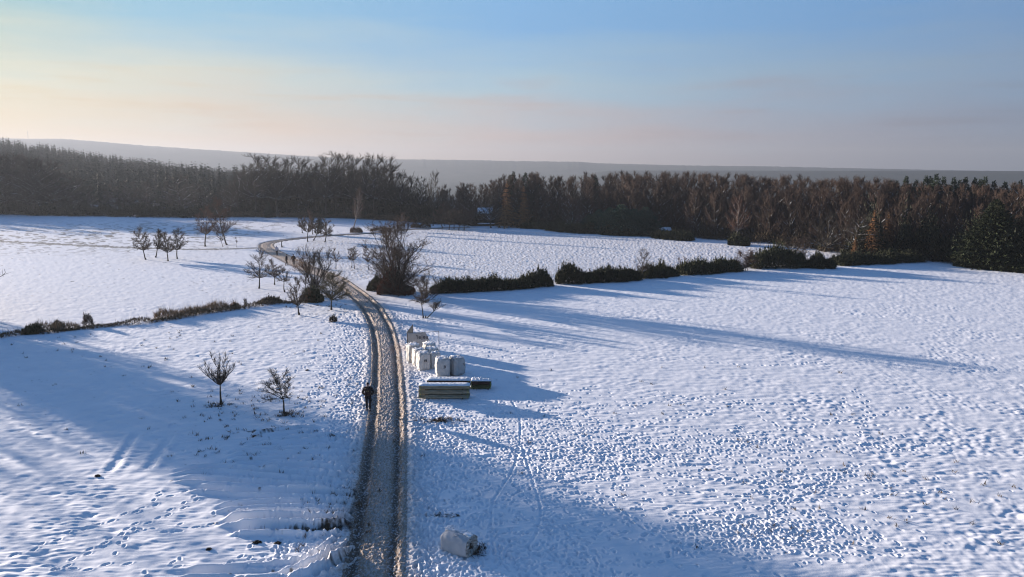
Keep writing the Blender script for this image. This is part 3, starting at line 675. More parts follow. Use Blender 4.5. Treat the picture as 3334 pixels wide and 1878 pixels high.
# the two small trees standing alone in the snow
single(720, 1317, 1145, 104, 'small vase-shaped bare tree with upswept branches, alone in the snow', cb=.42, n1=15, n2=7, n3=6, n4=2, up=1.5, shape='vase', r0=.075, tw=.008, seed=3, lean=(.06, 0), crook=.04, twl=.13, trunk_top=.62)
single(930, 1355, 1208, 122, 'crooked bare apple tree with a lopsided drooping crown near the person', cb=.45, n1=11, n2=8, n3=6, n4=2, up=.45, shape='broad', r0=.07, tw=.009, seed=8, lean=(-.16, 0), crook=.12, twl=.13, trunk_top=.75, wind=-.35)
# leaning pair beside the big shrub
single(1378, 1035, 925, 78, 'thin upright bare tree rising beside its leaning twin by the track', cb=.5, n1=10, n2=6, n3=6, n4=1, up=.5, shape='round', r0=.07, tw=.010, seed=21, lean=(.03, 0), twl=.14)
single(1386, 1035, 975, 62, 'small bare tree leaning hard away from the track', cb=.6, n1=8, n2=6, n3=6, n4=1, up=.5, r0=.06, tw=.010, seed=22, lean=(.85, 0), twl=.14, trunk_top=1.15)
single(1385, 985, 885, 90, 'grey bare thicket tree joining the big multi-stemmed tree to the hedge', cb=.12, n1=22, n2=7, n3=6, n4=1, up=.6, stems=5, r0=.1, tw=.012, seed=24, twig='twig_near')
# row along the left of the track
G = 'bare trees lining the snowy track'
single(844, 939, 808, 92, 'slender bare tree farthest from the track in its roadside row', group=G, cb=.33, n1=17, n2=7, n3=6, n4=1, up=.75, shape='oval', r0=.09, tw=.011, seed=31)
single(894, 927, 840, 66, 'smaller bare tree with spreading twigs, second in the roadside row', group=G, cb=.36, n1=13, n2=7, n3=6, n4=1, up=.6, shape='round', r0=.08, tw=.011, seed=32)
single(927, 951, 866, 60, 'thin bare tree with a tiny crown just before the walking pair', group=G, cb=.5, n1=11, n2=6, n3=6, n4=1, up=.6, r0=.075, tw=.011, seed=33)
single(974, 1025, 900, 84, 'bare round-crowned tree standing before the brown roadside thicket', group=G, cb=.30, n1=17, n2=7, n3=6, n4=1, up=.7, r0=.085, tw=.011, seed=34)
single(1079, 1009, 878, 112, 'densely twigged bare tree leaning over the bend of the track', group=G, cb=.32, n1=20, n2=8, n3=8, n4=2, up=.5, shape='broad', r0=.09, tw=.011, seed=35, twig='twig_green', wind=.5)
single(1027, 966, 803, 128, 'tall many-stemmed bare thicket tree beside the bend of the track', group=G, cb=.12, n1=34, n2=7, n3=7, n4=1, up=.9, stems=7, shape='oval', r0=.17, tw=.012, seed=36)
single(994, 962, 838, 62, 'young tree still carrying rust-brown dead leaves beside the thicket', group=G, cb=.35, n1=12, n2=6, n3=5, n4=0, up=.7, r0=.07, tw=.011, seed=37)
pts = [(P(994, 962)[0] + rng.gauss(0, .75), P(994, 962)[1] + rng.gauss(0, .7), rng.uniform(3.0, 4.7)) for _ in range(60)]
rl = [o for o in COL.objects if o.name.startswith('bare_tree') and o.get('label', '').startswith('young tree still')][0]
lv = link('leaves', leafy([(a - rl.location.x, b - rl.location.y, c) for a, b, c in pts], 2600, .22, .05, 5, M['rust']), rl)
# little trees in the stubble field
G = 'thin saplings in the stubble field'
single(1094, 876, 806, 46, 'thin sapling alone in the stubble field beyond the brown thicket', group=G, cb=.4, n1=10, n2=6, n3=5, up=.5, r0=.06, tw=.014, seed=41)
single(1145, 871, 806, 36, 'farther sapling of the close pair in the stubble field', group=G, cb=.4, n1=9, n2=6, n3=5, up=.6, r0=.06, tw=.014, seed=42)
single(1155, 876, 800, 44, 'nearer sapling of the close pair in the stubble field', group=G, cb=.45, n1=10, n2=6, n3=5, up=.5, r0=.06, tw=.014, seed=43)
single(1201, 878, 800, 36, 'sapling half hidden at the edge of the big multi-stemmed tree', group=G, cb=.35, n1=11, n2=6, n3=5, up=.6, r0=.06, tw=.014, seed=44, twig='twig_red')
# big multi stemmed tree
big_t = single(1292, 955, 716, 232, 'large many-stemmed bare tree fanning out behind the rusty bush', cb=.06, n1=64, n2=8, n3=8, n4=1, up=.75, stems=11, shape='round', r0=.36, tw=.015, seed=51, twig='twig_near', twl=.19)
# four trees in the left meadow
G = 'four young trees in the meadow'
for (px, py, tp, w, lb, sd, ln) in ((474, 845, 738, 66, 'widest bare tree, first of four in a loose line in the meadow', 61, 0), (507, 838, 745, 40, 'slimmest bare tree, second of four in the meadow line', 62, .05), (547, 850, 754, 56, 'bare tree third of the four, its trunk nearest the camera', 63, -.04), (577, 842, 741, 60, 'wind-combed bare tree, last of the four in the meadow line', 64, .03)):
    single(px, py, tp, w, lb, group=G, cb=.34, n1=16, n2=7, n3=6, n4=1, up=.75, shape='oval', r0=.10, tw=.016, seed=sd, lean=(ln, 0), wind=.25, twig='twig_near')
# two birches beyond them
B = dict(bark='bark', twig='twig_red', name='birch_tree')
single(668, 802, 668, 84, 'forked reddish-twigged birch left of its taller companion beyond the meadow line', cb=.34, n1=18, n2=8, n3=7, n4=1, up=.9, shape='oval', r0=.14, tw=.016, seed=71, droop=.25, **B)
single(738, 797, 640, 96, 'taller reddish-twigged birch with drooping low branches beyond the path fork', cb=.28, n1=22, n2=8, n3=7, n4=1, up=.7, shape='oval', r0=.15, tw=.016, seed=72, droop=.3, **B)
single(726, 804, 748, 34, 'thin young tree close beside the taller reddish birch', cb=.4, n1=8, n2=5, n3=4, up=.6, r0=.05, tw=.016, seed=73)
single(771, 805, 768, 12, 'twig-like sapling on a snow mound beside the reddish birch', cb=.4, n1=4, n2=3, n3=2, up=.6, r0=.035, tw=.016, seed=74)
# clump before the beeches
G = 'clump of trees inside the path curve'
for (px, py, tp, w, lb, sd, ln, tg) in ((985, 759, 700, 36, 'thin bare tree at the back edge of the clump inside the path curve', 81, 0, 'twig_dark'), (1002, 787, 684, 60, 'tallest bare tree of the clump inside the path curve', 82, .02, 'twig_brown'), (1018, 763, 705, 36, 'bare tree hidden deep in the clump inside the path curve', 83, 0, 'twig_dark'),
                                      (1021, 783, 712, 36, 'slanting thin tree in the clump inside the path curve', 84, .28, 'twig_dark'), (1045, 763, 705, 40, 'bare tree behind the lone right tree of the curve clump', 85, 0, 'twig_dark'), (1058, 788, 710, 62, 'bare tree with wind-swept twigs ending the curve clump', 86, .02, 'twig_near')):
    single(px, py, tp, w, lb, group=G, cb=.36, n1=15, n2=7, n3=6, n4=1, up=.8, shape='oval', r0=.11, tw=.019, seed=sd, lean=(ln, 0), twig=tg, wind=.2)
# pale stemmed birch leaning before the beeches
single(1148, 754, 610, 46, 'tall pale-stemmed birch leaning in front of the dark beeches', name='birch_tree', bark='birch_bark', twig='twig_brown', cb=.35, n1=20, n2=7, n3=7, n4=0, up=.9, shape='oval', r0=.17, tw=.018, seed=91, lean=(.20, 0), droop=.15)
single(1309, 752, 690, 46, 'pale-stemmed birch rising behind the large many-stemmed tree', name='birch_tree', bark='birch_bark', twig='twig_red', cb=.3, n1=14, n2=6, n3=6, up=.9, shape='oval', r0=.1, tw=.018, seed=92, lean=(.08, 0))
# row of small round brown trees by the path end
G = 'row of small round trees at the path end'
for i, (px, py, w) in enumerate(((1441, 741, 60), (1462, 748, 66), (1478, 746, 60), (1494, 749, 66), (1511, 749, 62))):
    single(px, py, 678 + (i % 2) * 5, w, ['darkest round tree starting the row at the path end', 'second round brown tree of the row at the path end', 'middle round brown tree of the row at the path end', 'fourth round brown tree of the row at the path end', 'last round brown tree of the row, nearest the snowy roof'][i], group=G, cb=.32, n1=20, n2=8, n3=7, up=.5, shape='broad', r0=.13, tw=.020, seed=95 + i, twig='twig_dark' if i % 2 else 'twig_brown')
# bare shrubs in and behind the hedges
single(2090, 908, 808, 66, 'thin pale bare shrub tree growing out of the long dark hedge', cb=.3, n1=16, n2=6, n3=6, n4=1, up=.8, r0=.06, tw=.010, seed=101, twig='twig_brown', bark='bark')
single(2426, 880, 812, 84, 'reddish spreading bare shrub filling the gap between two hedges', cb=.15, n1=24, n2=7, n3=7, n4=1, up=.35, stems=4, shape='broad', r0=.1, tw=.014, seed=102, twig='twig_red', bark='bark')
single(2590, 848, 768, 96, 'pale bare thicket rising behind the middle of the hedge', cb=.1, n1=34, n2=7, n3=6, n4=1, up=.8, stems=8, shape='oval', r0=.14, tw=.015, seed=103, twig='twig_brown', bark='bark')
single(2225, 880, 835, 60, 'faint reddish low shrub behind the hedge between two dark humps', cb=.1, n1=16, n2=6, n3=5, up=.6, stems=5, r0=.06, tw=.010, seed=104, twig='twig_red', bark='bark')
# edge trees of the long wood
single(2398, 792, 634, 84, 'tall birch with a white stem before the wood, the larger of two', name='birch_tree', bark='birch_bark', twig='twig_red', cb=.3, n1=22, n2=8, n3=7, up=.95, shape='oval', r0=.15, tw=.018, seed=111, lean=(.10, 0), droop=.1)
single(2444, 770, 680, 56, 'slim birch with a white stem before the wood, the smaller of two', name='birch_tree', bark='birch_bark', twig='twig_red', cb=.4, n1=14, n2=6, n3=7, up=.95, shape='oval', r0=.11, tw=.018, seed=112, lean=(.10, 0))
single(2686, 820, 690, 150, 'broad bare oak with low spreading pale branches before the wood', cb=.16, n1=24, n2=9, n3=7, n4=1, up=.75, shape='round', r0=.24, tw=.016, seed=113, twig='twig_dark', bark='bark')
single(2628, 792, 640, 90, 'tall bare tree behind the pale thicket with arching limbs', cb=.25, n1=20, n2=8, n3=7, up=.9, shape='oval', r0=.16, tw=.018, seed=114, twig='twig_brown', bark='bark')
single(2770, 835, 700, 130, 'wide bare tree with horizontal pale limbs next to the rusty larch', cb=.2, n1=18, n2=8, n3=7, up=.25, shape='broad', r0=.2, tw=.018, seed=115, twig='twig_dark', bark='bark')
single(1598, 742, 640, 110, 'frosty pale-branched bare tree standing before the snowy roof', cb=.3, n1=20, n2=8, n3=6, up=.7, shape='oval', r0=.2, tw=.018, seed=116, twig='twig_dark', bark='bark')
single(1691, 740, 688, 60, 'small forked pale tree at the dark wood edge', cb=.25, n1=10, n2=6, n3=5, up=1.1, shape='vase', r0=.1, tw=.018, seed=117, twig='twig_dark', bark='bark')
single(1866, 752, 640, 96, 'brown bare tree beside the low snowy shed roof', cb=.25, n1=20, n2=8, n3=7, up=.8, shape='oval', r0=.17, tw=.020, seed=118, twig='twig_brown', bark='bark')

# ------------------------------------------------------------------ woods
def protos(specs, bark, twig, name):
    out = []
    for sp_ in specs:
        b, s = bare_tree(**sp_); tb = MB(); B_ = sorted(b, key=lambda q: -q[6]); k = int(len(B_) * .25); tb.tubes(B_[:k], 5); tb.tubes(B_[k:], 3)
        c = MB(); c.tubes(s, 3); out.append((tb.build('trunk', M[bark], True), c.build('crown', M[twig]), sp_['H']))
    return out
def plant(name, pr, x, y, H, label, group, z=0.0, wf=None, cat='tree'):
    tm, cm, h0 = pr; s = H / h0; o = empty(name, (x, y, z), rng.uniform(-.6, .6) if name == 'beech_tree' else rz_()); w = wf or rng.uniform(.85, 1.15); o.scale = (s * w, s * w, s)
    link('trunk', tm, o); link('crown', cm, o); return tag(o, label, cat, group)
BE = protos([dict(H=18, Wd=11, cb=.34, n1=26, n2=9, n3=8, up=1.35, shape='oval', r0=.30, tw=.030, wind=.55, crook=.05, seed=200 + i, twl=.19, trunk_top=.8) for i in range(4)], 'bark', 'twig_dark', 'beech')
# (px, base row, top row)
beech = [(748, 706, 592), (775, 707, 560), (802, 706, 540), (832, 707, 506), (868, 706, 514), (902, 707, 528), (934, 706, 520), (968, 708, 514), (1000, 707, 540), (1030, 708, 532), (1062, 709, 510), (1092, 709, 500), (1120, 710, 508), (1152, 710, 512),
         (1186, 711, 522), (1216, 711, 506), (1246, 712, 514), (1276, 713, 538), (1304, 714, 566), (1332, 716, 578), (1362, 720, 586)]
for i, (px, py, tp) in enumerate(beech):
    x, y = P(px, py - (i * 7 % 5)); plant('beech_tree', BE[i % 4], x, y, top_z(tp - 7, y), 'tall dark beech with a wind-combed crown in the front row of the central stand', 'beeches in the central stand')
for i in range(46):
    px = rng.uniform(755, 1380); y = rng.uniform(232, 285); x = (px - 1667) / FPX * y * 1.0
    tp = np.interp(px, [b[0] for b in beech], [b[2] for b in beech]) + rng.uniform(22, 80)
    plant('beech_tree', BE[i % 4], x, y, top_z(tp, y), 'dark beech deep inside the central stand, seen between the front trunks', 'beeches behind the front row')
x, y = P(1410, 735); plant('beech_tree', BE[1], x, y, top_z(557, y), 'lone tall bare tree with a rounded top standing above the dip in the tree line', None, wf=.62)
LW = protos([dict(H=14, Wd=11, cb=.25, n1=24, n2=9, n3=8, up=.7, shape='round', r0=.27, tw=.032, crook=.07, seed=230 + i, twl=.2) for i in range(4)], 'bark', 'twig_dark', 'lw')
for i, (px, py, tp) in enumerate([(-60, 700, 505), (-20, 700, 498), (20, 702, 500), (60, 700, 497), (98, 701, 505), (135, 700, 512), (165, 702, 520), (185, 700, 560)]):
    x, y = P(px, py); plant('bare_tree', LW[i % 4], x, y, top_z(tp, y), 'dark bare tree massed at the far meadow corner before the fir hillside', 'bare trees at the far meadow corner')
for i in range(16):
    px = rng.uniform(-250, 150); y = rng.uniform(225, 270); x = (px - 1667) / FPX * y
    plant('bare_tree', LW[i % 4], x, y, top_z(505 + rng.uniform(0, 30), y), 'dark bare tree massed at the far meadow corner before the fir hillside', 'bare trees at the far meadow corner')
for (px, py, tp, w, lb, i) in ((238, 696, 574, 1.15, 'round-crowned dark tree standing apart at the far side of the meadow', 0), (598, 700, 566, 1.25, 'large old tree with pale forked trunk at the far side of the meadow', 2), (458, 700, 612, 1.0, 'brown bare tree between the two big meadow-edge trees', 3), (487, 690, 590, .6, 'slim leaning tree behind the meadow-edge scrub', 1)):
    x, y = P(px, py); plant('bare_tree', LW[i], x, y, top_z(tp, y), lb, None, wf=w)
for i in range(26):
    px = rng.uniform(200, 740); y = rng.uniform(235, 300); x = (px - 1667) / FPX * y
    plant('bare_tree', LW[i % 4], x, y, top_z(610 + rng.uniform(-30, 40), y), 'low dark bare tree in the scrub band under the fir hillside', 'bare trees in the scrub band')
# the long brown wood
RW = protos([dict(H=13, Wd=6.0, cb=.10, n1=30, n2=8, n3=8, up=1.9, shape='oval', r0=.17, tw=.028, seed=260 + i, crook=.05, twl=.2, trunk_top=.88) for i in range(5)], 'bark', 'twig_brown', 'rw')
edge_pts = [(1430, 735), (1700, 738), (2000, 750), (2128, 758), (2300, 772), (2484, 788), (2700, 812), (2900, 835), (3100, 848), (3334, 872), (3620, 912)]
E = [P(*p) for p in edge_pts]
topx = [1420, 1550, 1620, 1700, 1800, 2000, 2300, 2484, 2600, 2800, 2900, 3050, 3334, 3600]; topy = [612, 598, 580, 566, 572, 566, 566, 580, 573, 583, 590, 606, 606, 610]
el = np.concatenate([[0], np.cumsum([math.dist(a, b) for a, b in zip(E[:-1], E[1:])])])
LWD = 'tall bare brown tree packed into the long wood beyond the hedges'
skip = [(1546, 1612, 205), (1835, 1900, 200)]
cnt = 0
for row in range(8):
    s = rng.uniform(0, 3)
    while s < el[-1]:
        x = float(np.interp(s, el, [e[0] for e in E])); y = float(np.interp(s, el, [e[1] for e in E])); l = math.hypot(x, y)
        dd = 1.5 + row * 5.2 + rng.uniform(-1.8, 1.8); x, y = x * (1 + dd / l) + rng.gauss(0, .8), y * (1 + dd / l)
        px = 1667 + FPX * x / (y * cp)
        s += rng.uniform(2.6, 4.4) * (1 + row * .12)
        if any(a < px < b and y < c for a, b, c in skip): continue
        tp = np.interp(px, topx, topy) + rng.uniform(-10, 14) + (30 * rng.random() if row < 2 else 0)
        sec = 0 if px < 1900 else 1 if px < 2350 else 2 if px < 2790 else 3
        wh = ('beyond the cabin and low shed', 'beyond the snow-dusted evergreens', 'beyond the white-stemmed birches and oak', 'around the big olive-green conifer')[sec]
        fr = row < 2; plant('bare_tree', RW[cnt % 5], x, y, max(5, top_z(tp, y)) * (.86 if row == 0 else 1), ('brown bare tree at the wood front ' if fr else 'brown bare treetop deeper in the wood ') + wh, ('wood edge trees ' if fr else 'deeper wood trees ') + wh); cnt += 1
print('long wood', cnt)
# skyline firs and other evergreens of the long wood
CN_ = 0
CN = [shaggy(14, 5.2, 7000, 300 + i, 'needle', .30, 2.0, .8, .3) for i in range(3)]
G = 'dark firs above the long wood'
for i, (px, tp, dist) in enumerate([(1660, 566, 205), (1672, 555, 200), (1711, 557, 203), (1750, 572, 206), (1940, 566, 205), (2906, 583, 150), (2927, 583, 152), (2957, 569, 151), (2990, 580, 150), (3022, 567, 148), (3037, 570, 152), (3055, 560, 149), (3080, 571, 147), (3113, 573, 148), (3133, 580, 146), (3151, 572, 146), (3182, 574, 145), (3200, 578, 147), (3215, 570, 143), (3245, 584, 142), (3282, 586, 142), (3310, 590, 140), (3331, 582, 140)]):
    x = (px - 1667) / FPX * dist * .985; o = con_obj('fir_tree', CN[i % 3], (x, dist, 0), rz_(), top_z(tp, dist) / 14); o.scale.x *= 1.1; o.scale.y *= 1.1
    tag(o, ['dark fir poking above the brown tree line near the rusty larch', 'dark fir top standing above the far end of the brown wood'][i > 4], 'tree', [G + ', middle', G + ', far end'][i > 4])
BG = shaggy(13, 9.5, 30000, 330, 'needle_olive', .26, 2.2, .7, .35)
x, y = P(3245, 874); o = con_obj('fir_tree', BG, (x, y + 1.5, 0), 0, top_z(646, y) / 13); tag(o, 'big olive-green conifer reaching the ground at the near end of the wood', 'tree')
x, y = P(3350, 880); o = con_obj('fir_tree', BG, (x + 1, y + 2, 0), 2, top_z(700, y) / 13); tag(o, 'dark green conifer cut by the picture edge beside the olive-green one', 'tree')
# rusty larches
LA = conifer(11, 5.6, 340, 34, 11, 6, .06, 'larch', .3, .20, 'bark')
for (px, py, tp, lb) in ((1650, 742, 590, 'rusty orange larch under the tall dark fir at the middle of the wood'), (1705, 742, 606, 'smaller rusty larch in the middle of the wood'), (2846, 842, 684, 'rusty orange larch in the wood behind the near end of the hedge'), (2892, 836, 692, 'second rusty larch, half hidden, beside the wide bare tree'), (2392, 780, 712, 'low rusty orange tree at the foot of the white-stemmed birch'), (2790, 848, 770, 'small rusty conifer at the wood edge behind the hedge')):
    x, y = P(px, py); o = con_obj('larch_tree', LA, (x, y + 1, 0), rz_(), top_z(tp, y) / 11); tag(o, lb, 'tree')
# snow-dusted evergreen clump
EV = [shaggy(9, 8.5, 16000, 350 + i, 'needle_snow', .26, 2.2, .6, .35) for i in range(3)]
for i, (px, py, tp, w) in enumerate([(1920, 755, 694, 1.1), (1950, 757, 680, 1.0), (1985, 760, 674, 1.05), (2022, 762, 664, 1.15), (2062, 764, 678, 1.1), (2100, 766, 672, 1.0), (2112, 762, 690, .9)]):
    x, y = P(px, py); s = top_z(tp, y) / 9; o = con_obj('evergreen_tree', EV[i % 3], (x, y, 0), rz_(), s); o.scale = (s * w, s * w, s)
    tag(o, ['bushy snow-dusted evergreen starting the clump beside the low shed', 'second snow-dusted evergreen of the clump before the wood', 'third snow-dusted evergreen of the clump before the wood', 'tallest snow-dusted evergreen in the middle of the clump', 'fifth snow-dusted evergreen, right of the tallest in the clump', 'pointed evergreen near the shelter end of the clump', 'darkest evergreen closing the clump beside the shelter'][i], 'tree', 'snow-dusted evergreens before the wood')
# small dark firs under the beeches
for (px, py, tp, lb) in ((875, 708, 652, 'small dark fir under the first beeches'), (700, 706, 640, 'small dark fir at the open end of the beech stand')):
    x, y = P(px, py); o = con_obj('fir_tree', CN[0], (x, y, 0), 0, top_z(tp, y) / 14); o.scale.x *= 1.2; tag(o, lb, 'tree')
# fir hillside: individuals nearest, the rest as one wood
FA = [conifer(18, 6.4, 360 + i, 17, 7, 2, .03, 'needle_far', .3, .55, 'bark_near', .55) for i in range(4)]
pos = []
r2 = random.Random(99)
for k in range(3400):
    az = R(r2.uniform(-58, -10)); rr_ = (285 + (760 - 285) * r2.random()) if k < 2500 else r2.uniform(640, 770); x, y = rr_ * math.sin(az), rr_ * math.cos(az)
    if rr_ < 330 and r2.random() < .35: continue
    pos.append((rr_, x, y, r2.uniform(.62, .86) if rr_ > 480 else r2.uniform(.7, 1.0), r2.randrange(4), r2.uniform(0, 6.28)))
HXA = np.array([p[1] for p in pos]); HYA = np.array([p[2] for p in pos]); HZA = base_h(HXA, HYA)
order = sorted(range(len(pos)), key=lambda i: pos[i][0] + (1000 if not (-.72 < pos[i][1] / pos[i][2] < -.2) else 0))
def joined(cm):
    out = []
    for m_ in cm:
        v = np.zeros(len(m_.vertices) * 3, np.float32); m_.vertices.foreach_get('co', v); out.append(v.reshape(-1, 3))
    return out
arr = [joined(c)[1] for c in FA]; fmeshes = []
for a in arr: fmeshes.append(mesh('conifer_tree', a, np.arange(len(a)).reshape(-1, 3), M['needle_far']))
ridge_ids = sorted([i for i in order if -.72 < pos[i][1] / pos[i][2] < -.3], key=lambda i: -(HZA[i] + 18 * pos[i][3] - 15) / pos[i][0])[:140]
rset = set(ridge_ids); solo = set(ridge_ids) | set([i for i in order if i not in set(ridge_ids)][:150])
rest = []
for i in range(len(pos)):
    rr_, x, y, s, v, a = pos[i]
    if i in solo:
        o = link('conifer_tree', fmeshes[v], None, (x, y, float(HZA[i]) - .5)); o.rotation_euler.z = a; o.scale = (s * .9, s * .9, s)
        cr = i in rset; tag(o, 'hazy conifer standing on the crest of the fir-covered hillside' if cr else 'dark conifer low on the fir-covered hillside behind the meadow scrub', 'tree', 'conifers on the hillside crest' if cr else 'conifers low on the hillside')
    else:
        c, q = math.cos(a), math.sin(a); A = arr[v] * np.array([s, s, s]); rest.append(A @ np.array([[c, q, 0], [-q, c, 0], [0, 0, 1]]) + np.array([x, y, float(HZA[i]) - .5]))
rest = np.concatenate(rest); o = link('distant_wood', mesh('distant_wood', rest, np.arange(len(rest)).reshape(-1, 3), M['needle_far'])); tag(o, 'mass of dark hazy conifers covering the hillside', 'wood', kind='stuff')
# off to the left of the view: the trees whose long shadows cross the near snow
SH = protos([dict(H=13, Wd=8, cb=.06, n1=30, n2=8, n3=6, up=.8, shape='round', r0=.28, tw=.021, seed=290 + i, twl=.2) for i in range(2)], 'bark', 'twig_dark', 'sh')
def offset(q_, s_): return (q_ * .57 + s_ * .82, q_ * .82 - s_ * .57)
SHL = [(25.2, -92, 14.2), (23.0, -88, 13), (20.5, -90, 9), (17.8, -84, 6.5), (24.3, -101, 15.5), (22, -100, 13), (14.6, -80, 6.5), (25.6, -118, 16), (11.0, -78, 5), (24.0, -95, 14), (22.0, -93, 12), (19.2, -92, 8), (25.4, -110, 16), (23, -112, 15.5), (20.8, -106, 10.5), (27.0, -96, 9.5), (16.2, -88, 6), (25.6, -84, 12.6), (18.7, -84, 10), (16.4, -86, 10), (13.8, -82, 9.5), (12.2, -80, 8.5), (9.6, -76, 8.5), (29.4, -98, 9)]
for i, (q_, s_, h) in enumerate(SHL):
    x, y = offset(q_, s_); plant('bare_tree', SH[i % 2], x, y, h, 'bare tree beyond the picture edge casting its shadow over the snow', 'bare trees beyond the picture edge', wf=.32 if i >= 18 else None)
# undergrowth along the wood edges
def scrub(name, line_px, Wd, H, n, seed, mat, label, cat, group=None, size=.12, lump=.5, blade=2.6, off=0.0):
    pts = [P(*p) for p in line_px]; ox, oy = pts[0]; pp = [(a - ox, b - oy + off) for a, b in pts]
    o = link(name, bush_mesh(name, 0, Wd, H, n, seed, M[mat], size, blade, lump, path=pp), None, (ox, oy, -.03)); return tag(o, label, cat, group)
scrub('undergrowth', [(-300, 700), (0, 699), (120, 701), (250, 703), (420, 704), (600, 707), (740, 708)], 5, 2.4, 26000, 401, 'gorse_dark', 'dark scrub band along the far side of the meadow', 'scrub', size=.26, lump=.55)
o = COL.objects['undergrowth']; o['kind'] = 'stuff'
scrub('undergrowth', [(745, 706), (900, 706), (1050, 708), (1200, 711), (1330, 718), (1440, 730)], 3.0, .9, 14000, 402, 'bramble', 'low snowy brambles along the foot of the beech stand', 'scrub', size=.16)['kind'] = 'stuff'
scrub('undergrowth', [(745, 700), (900, 700), (1050, 702), (1200, 704), (1330, 711), (1440, 724)], 9.0, 4.5, 22000, 403, 'gorse_dark', 'dark undergrowth between the trunks of the beech stand', 'scrub', size=.3, lump=.7)['kind'] = 'stuff'
scrub('undergrowth', [(1520, 737), (1600, 735), (1700, 736), (1800, 741), (1900, 750)], 4.0, 2.0, 16000, 404, 'gorse_dark', 'dark undergrowth under the middle of the long wood', 'scrub', size=.2, off=3)['kind'] = 'stuff'
scrub('undergrowth', [(2130, 757), (2300, 776), (2484, 790), (2700, 816), (2900, 838), (3100, 850), (3334, 872), (3600, 905)], 5.0, 1.3, 26000, 405, 'bramble', 'snow-flecked brambles under the near half of the long wood', 'scrub', size=.16, off=3, lump=.8)['kind'] = 'stuff'
scrub('undergrowth', [(2780, 842), (2900, 844), (3100, 856), (3334, 880), (3600, 915)], 5.0, 4.2, 24000, 406, 'gorse_dark', 'dark holly and scrub under the near end of the wood', 'scrub', size=.2, off=4, lump=.7)['kind'] = 'stuff'
# gorse hedges
G = 'dark gorse hedges across the snow'
HG = [([(1402, 953), (1500, 950), (1600, 944), (1700, 936), (1796, 929)], 2.0, 1.65, 17000, 'dark gorse hedge nearest the large many-stemmed tree'),
      ([(1810, 921), (1900, 920), (2000, 914), (2075, 908)], 2.6, 1.95, 16000, 'tallest dark gorse hedge, after the gap in the hedge line'),
      ([(2082, 904), (2140, 901), (2200, 896)], 2.2, 1.5, 9000, 'short dark gorse hedge around the thin pale shrub tree'),
      ([(2208, 892), (2300, 889), (2405, 880)], 2.6, 1.7, 13000, 'dark gorse hedge ending at the reddish bare shrub'),
      ([(2440, 872), (2540, 870), (2620, 870)], 3.2, 2.3, 12000, 'high mossy-topped gorse hedge before the pale bare thicket'),
      ([(2625, 870), (2680, 872), (2708, 871)], 3.0, 2.1, 8000, 'dark rounded gorse hump before the broad bare oak'),
      ([(2712, 862), (2800, 858), (2900, 854), (2985, 848)], 3.4, 2.0, 15000, 'long low gorse hedge running up to the wood corner'),
      ([(1700, 742), (1740, 744), (1782, 745)], 3.0, 1.4, 5000, 'small dark hedge on the far snow edge before the wood'),
      ([(1786, 748), (1850, 756), (1946, 761)], 3.5, 2.0, 9000, 'long dark hedge on the far snow edge before the low shed'),
      ([(1958, 762), (2020, 766), (2085, 768)], 3.5, 1.8, 8000, 'dark hedge at the foot of the snow-dusted evergreens'),
      ([(2130, 772), (2190, 780), (2255, 784)], 3.0, 1.5, 7000, 'dark hedge in front of the snow-roofed shelter'),
      ([(2374, 796), (2405, 798), (2440, 799)], 3.0, 1.6, 5000, 'small rounded gorse bush at the foot of the white-stemmed birch'),
      ([(3110, 864), (3200, 876), (3334, 888), (3420, 896)], 1.2, .8, 8000, 'thin low hedge along the wood at the picture edge')]
for i, (l, w, h, n, lb) in enumerate(HG): scrub('hedge', l, w * .95, h * .68, int(n * 1.5), 420 + i, 'gorse', lb, 'hedge', G, size=.11 if i < 7 else .15, lump=.4)
# bushes by the big tree and the bend
def bush(px, py, L, Wd, H, n, mat, lb, seed, size=.08, name='bush', blade=2.4):
    x, y = P(px, py); o = link(name, bush_mesh(name, L, Wd, H, n, seed, M[mat], size, blade, .45), None, (x, y, -.03)); return tag(o, lb, 'bush')
bush(1290, 955, 4.4, 2.8, 1.7, 26000, 'rust_dark', 'dark red-brown leafy bush at the foot of the large many-stemmed tree', 451, .07)
bush(1228, 944, 2.4, 1.8, 1.05, 9000, 'gorse', 'low dark green bush beside the red-brown bush at the track', 452, .07)
bush(1018, 982, 2.4, 1.6, 1.15, 7000, 'gorse', 'green-brown gorse bush under the many-stemmed thicket', 453, .07)
bush(1012, 984, 1.2, 1.0, 1.3, 2600, 'rust', 'small orange-brown bush among the gorse at the bend', 454, .05)
bush(1160, 757, 2.8, 1.6, 1.1, 2600, 'twig_red', 'small reddish bush at the foot of the pale leaning birch', 455, .08)
bush(1240, 752, 5.0, 1.6, .7, 2600, 'twig_red', 'flat reddish bush on the path edge beyond the leaning birch', 456, .08)
bush(1370, 741, 5.0, 2, .9, 3200, 'bramble', 'low snowy scrub patch before the end of the beech stand', 457, .1)
bush(105, 1084, 1.6, 1.0, .55, 3600, 'gorse', 'dark green bush in the rough strip across the meadow', 458, .07)
bush(188, 1070, 1.0, .7, .65, 700, 'twig_near', 'small twiggy shrub in the rough strip near the dark green bush', 459, .05, blade=5)
bush(287, 1058, .9, .6, .65, 600, 'twig_near', 'small twiggy shrub in the middle of the rough strip', 460, .05, blade=5)
bush(765, 1005, .9, .7, .6, 900, 'dry', 'tawny grass clump at the higher end of the rough strip', 461, .05, blade=6)
bush(800, 998, .3, .25, .75, 110, 'twig_near', 'thin dark sapling stump in the rough strip', 462, .05, blade=6)
bush(880, 985, 2.6, 1.2, .55, 3500, 'bramble', 'snowy bramble heap between the roadside trees', 463, .07)
bush(1085, 1047, .7, .4, .35, 500, 'twig_near', 'small dark twig clump in the snow below the bend', 464, .05, blade=4)
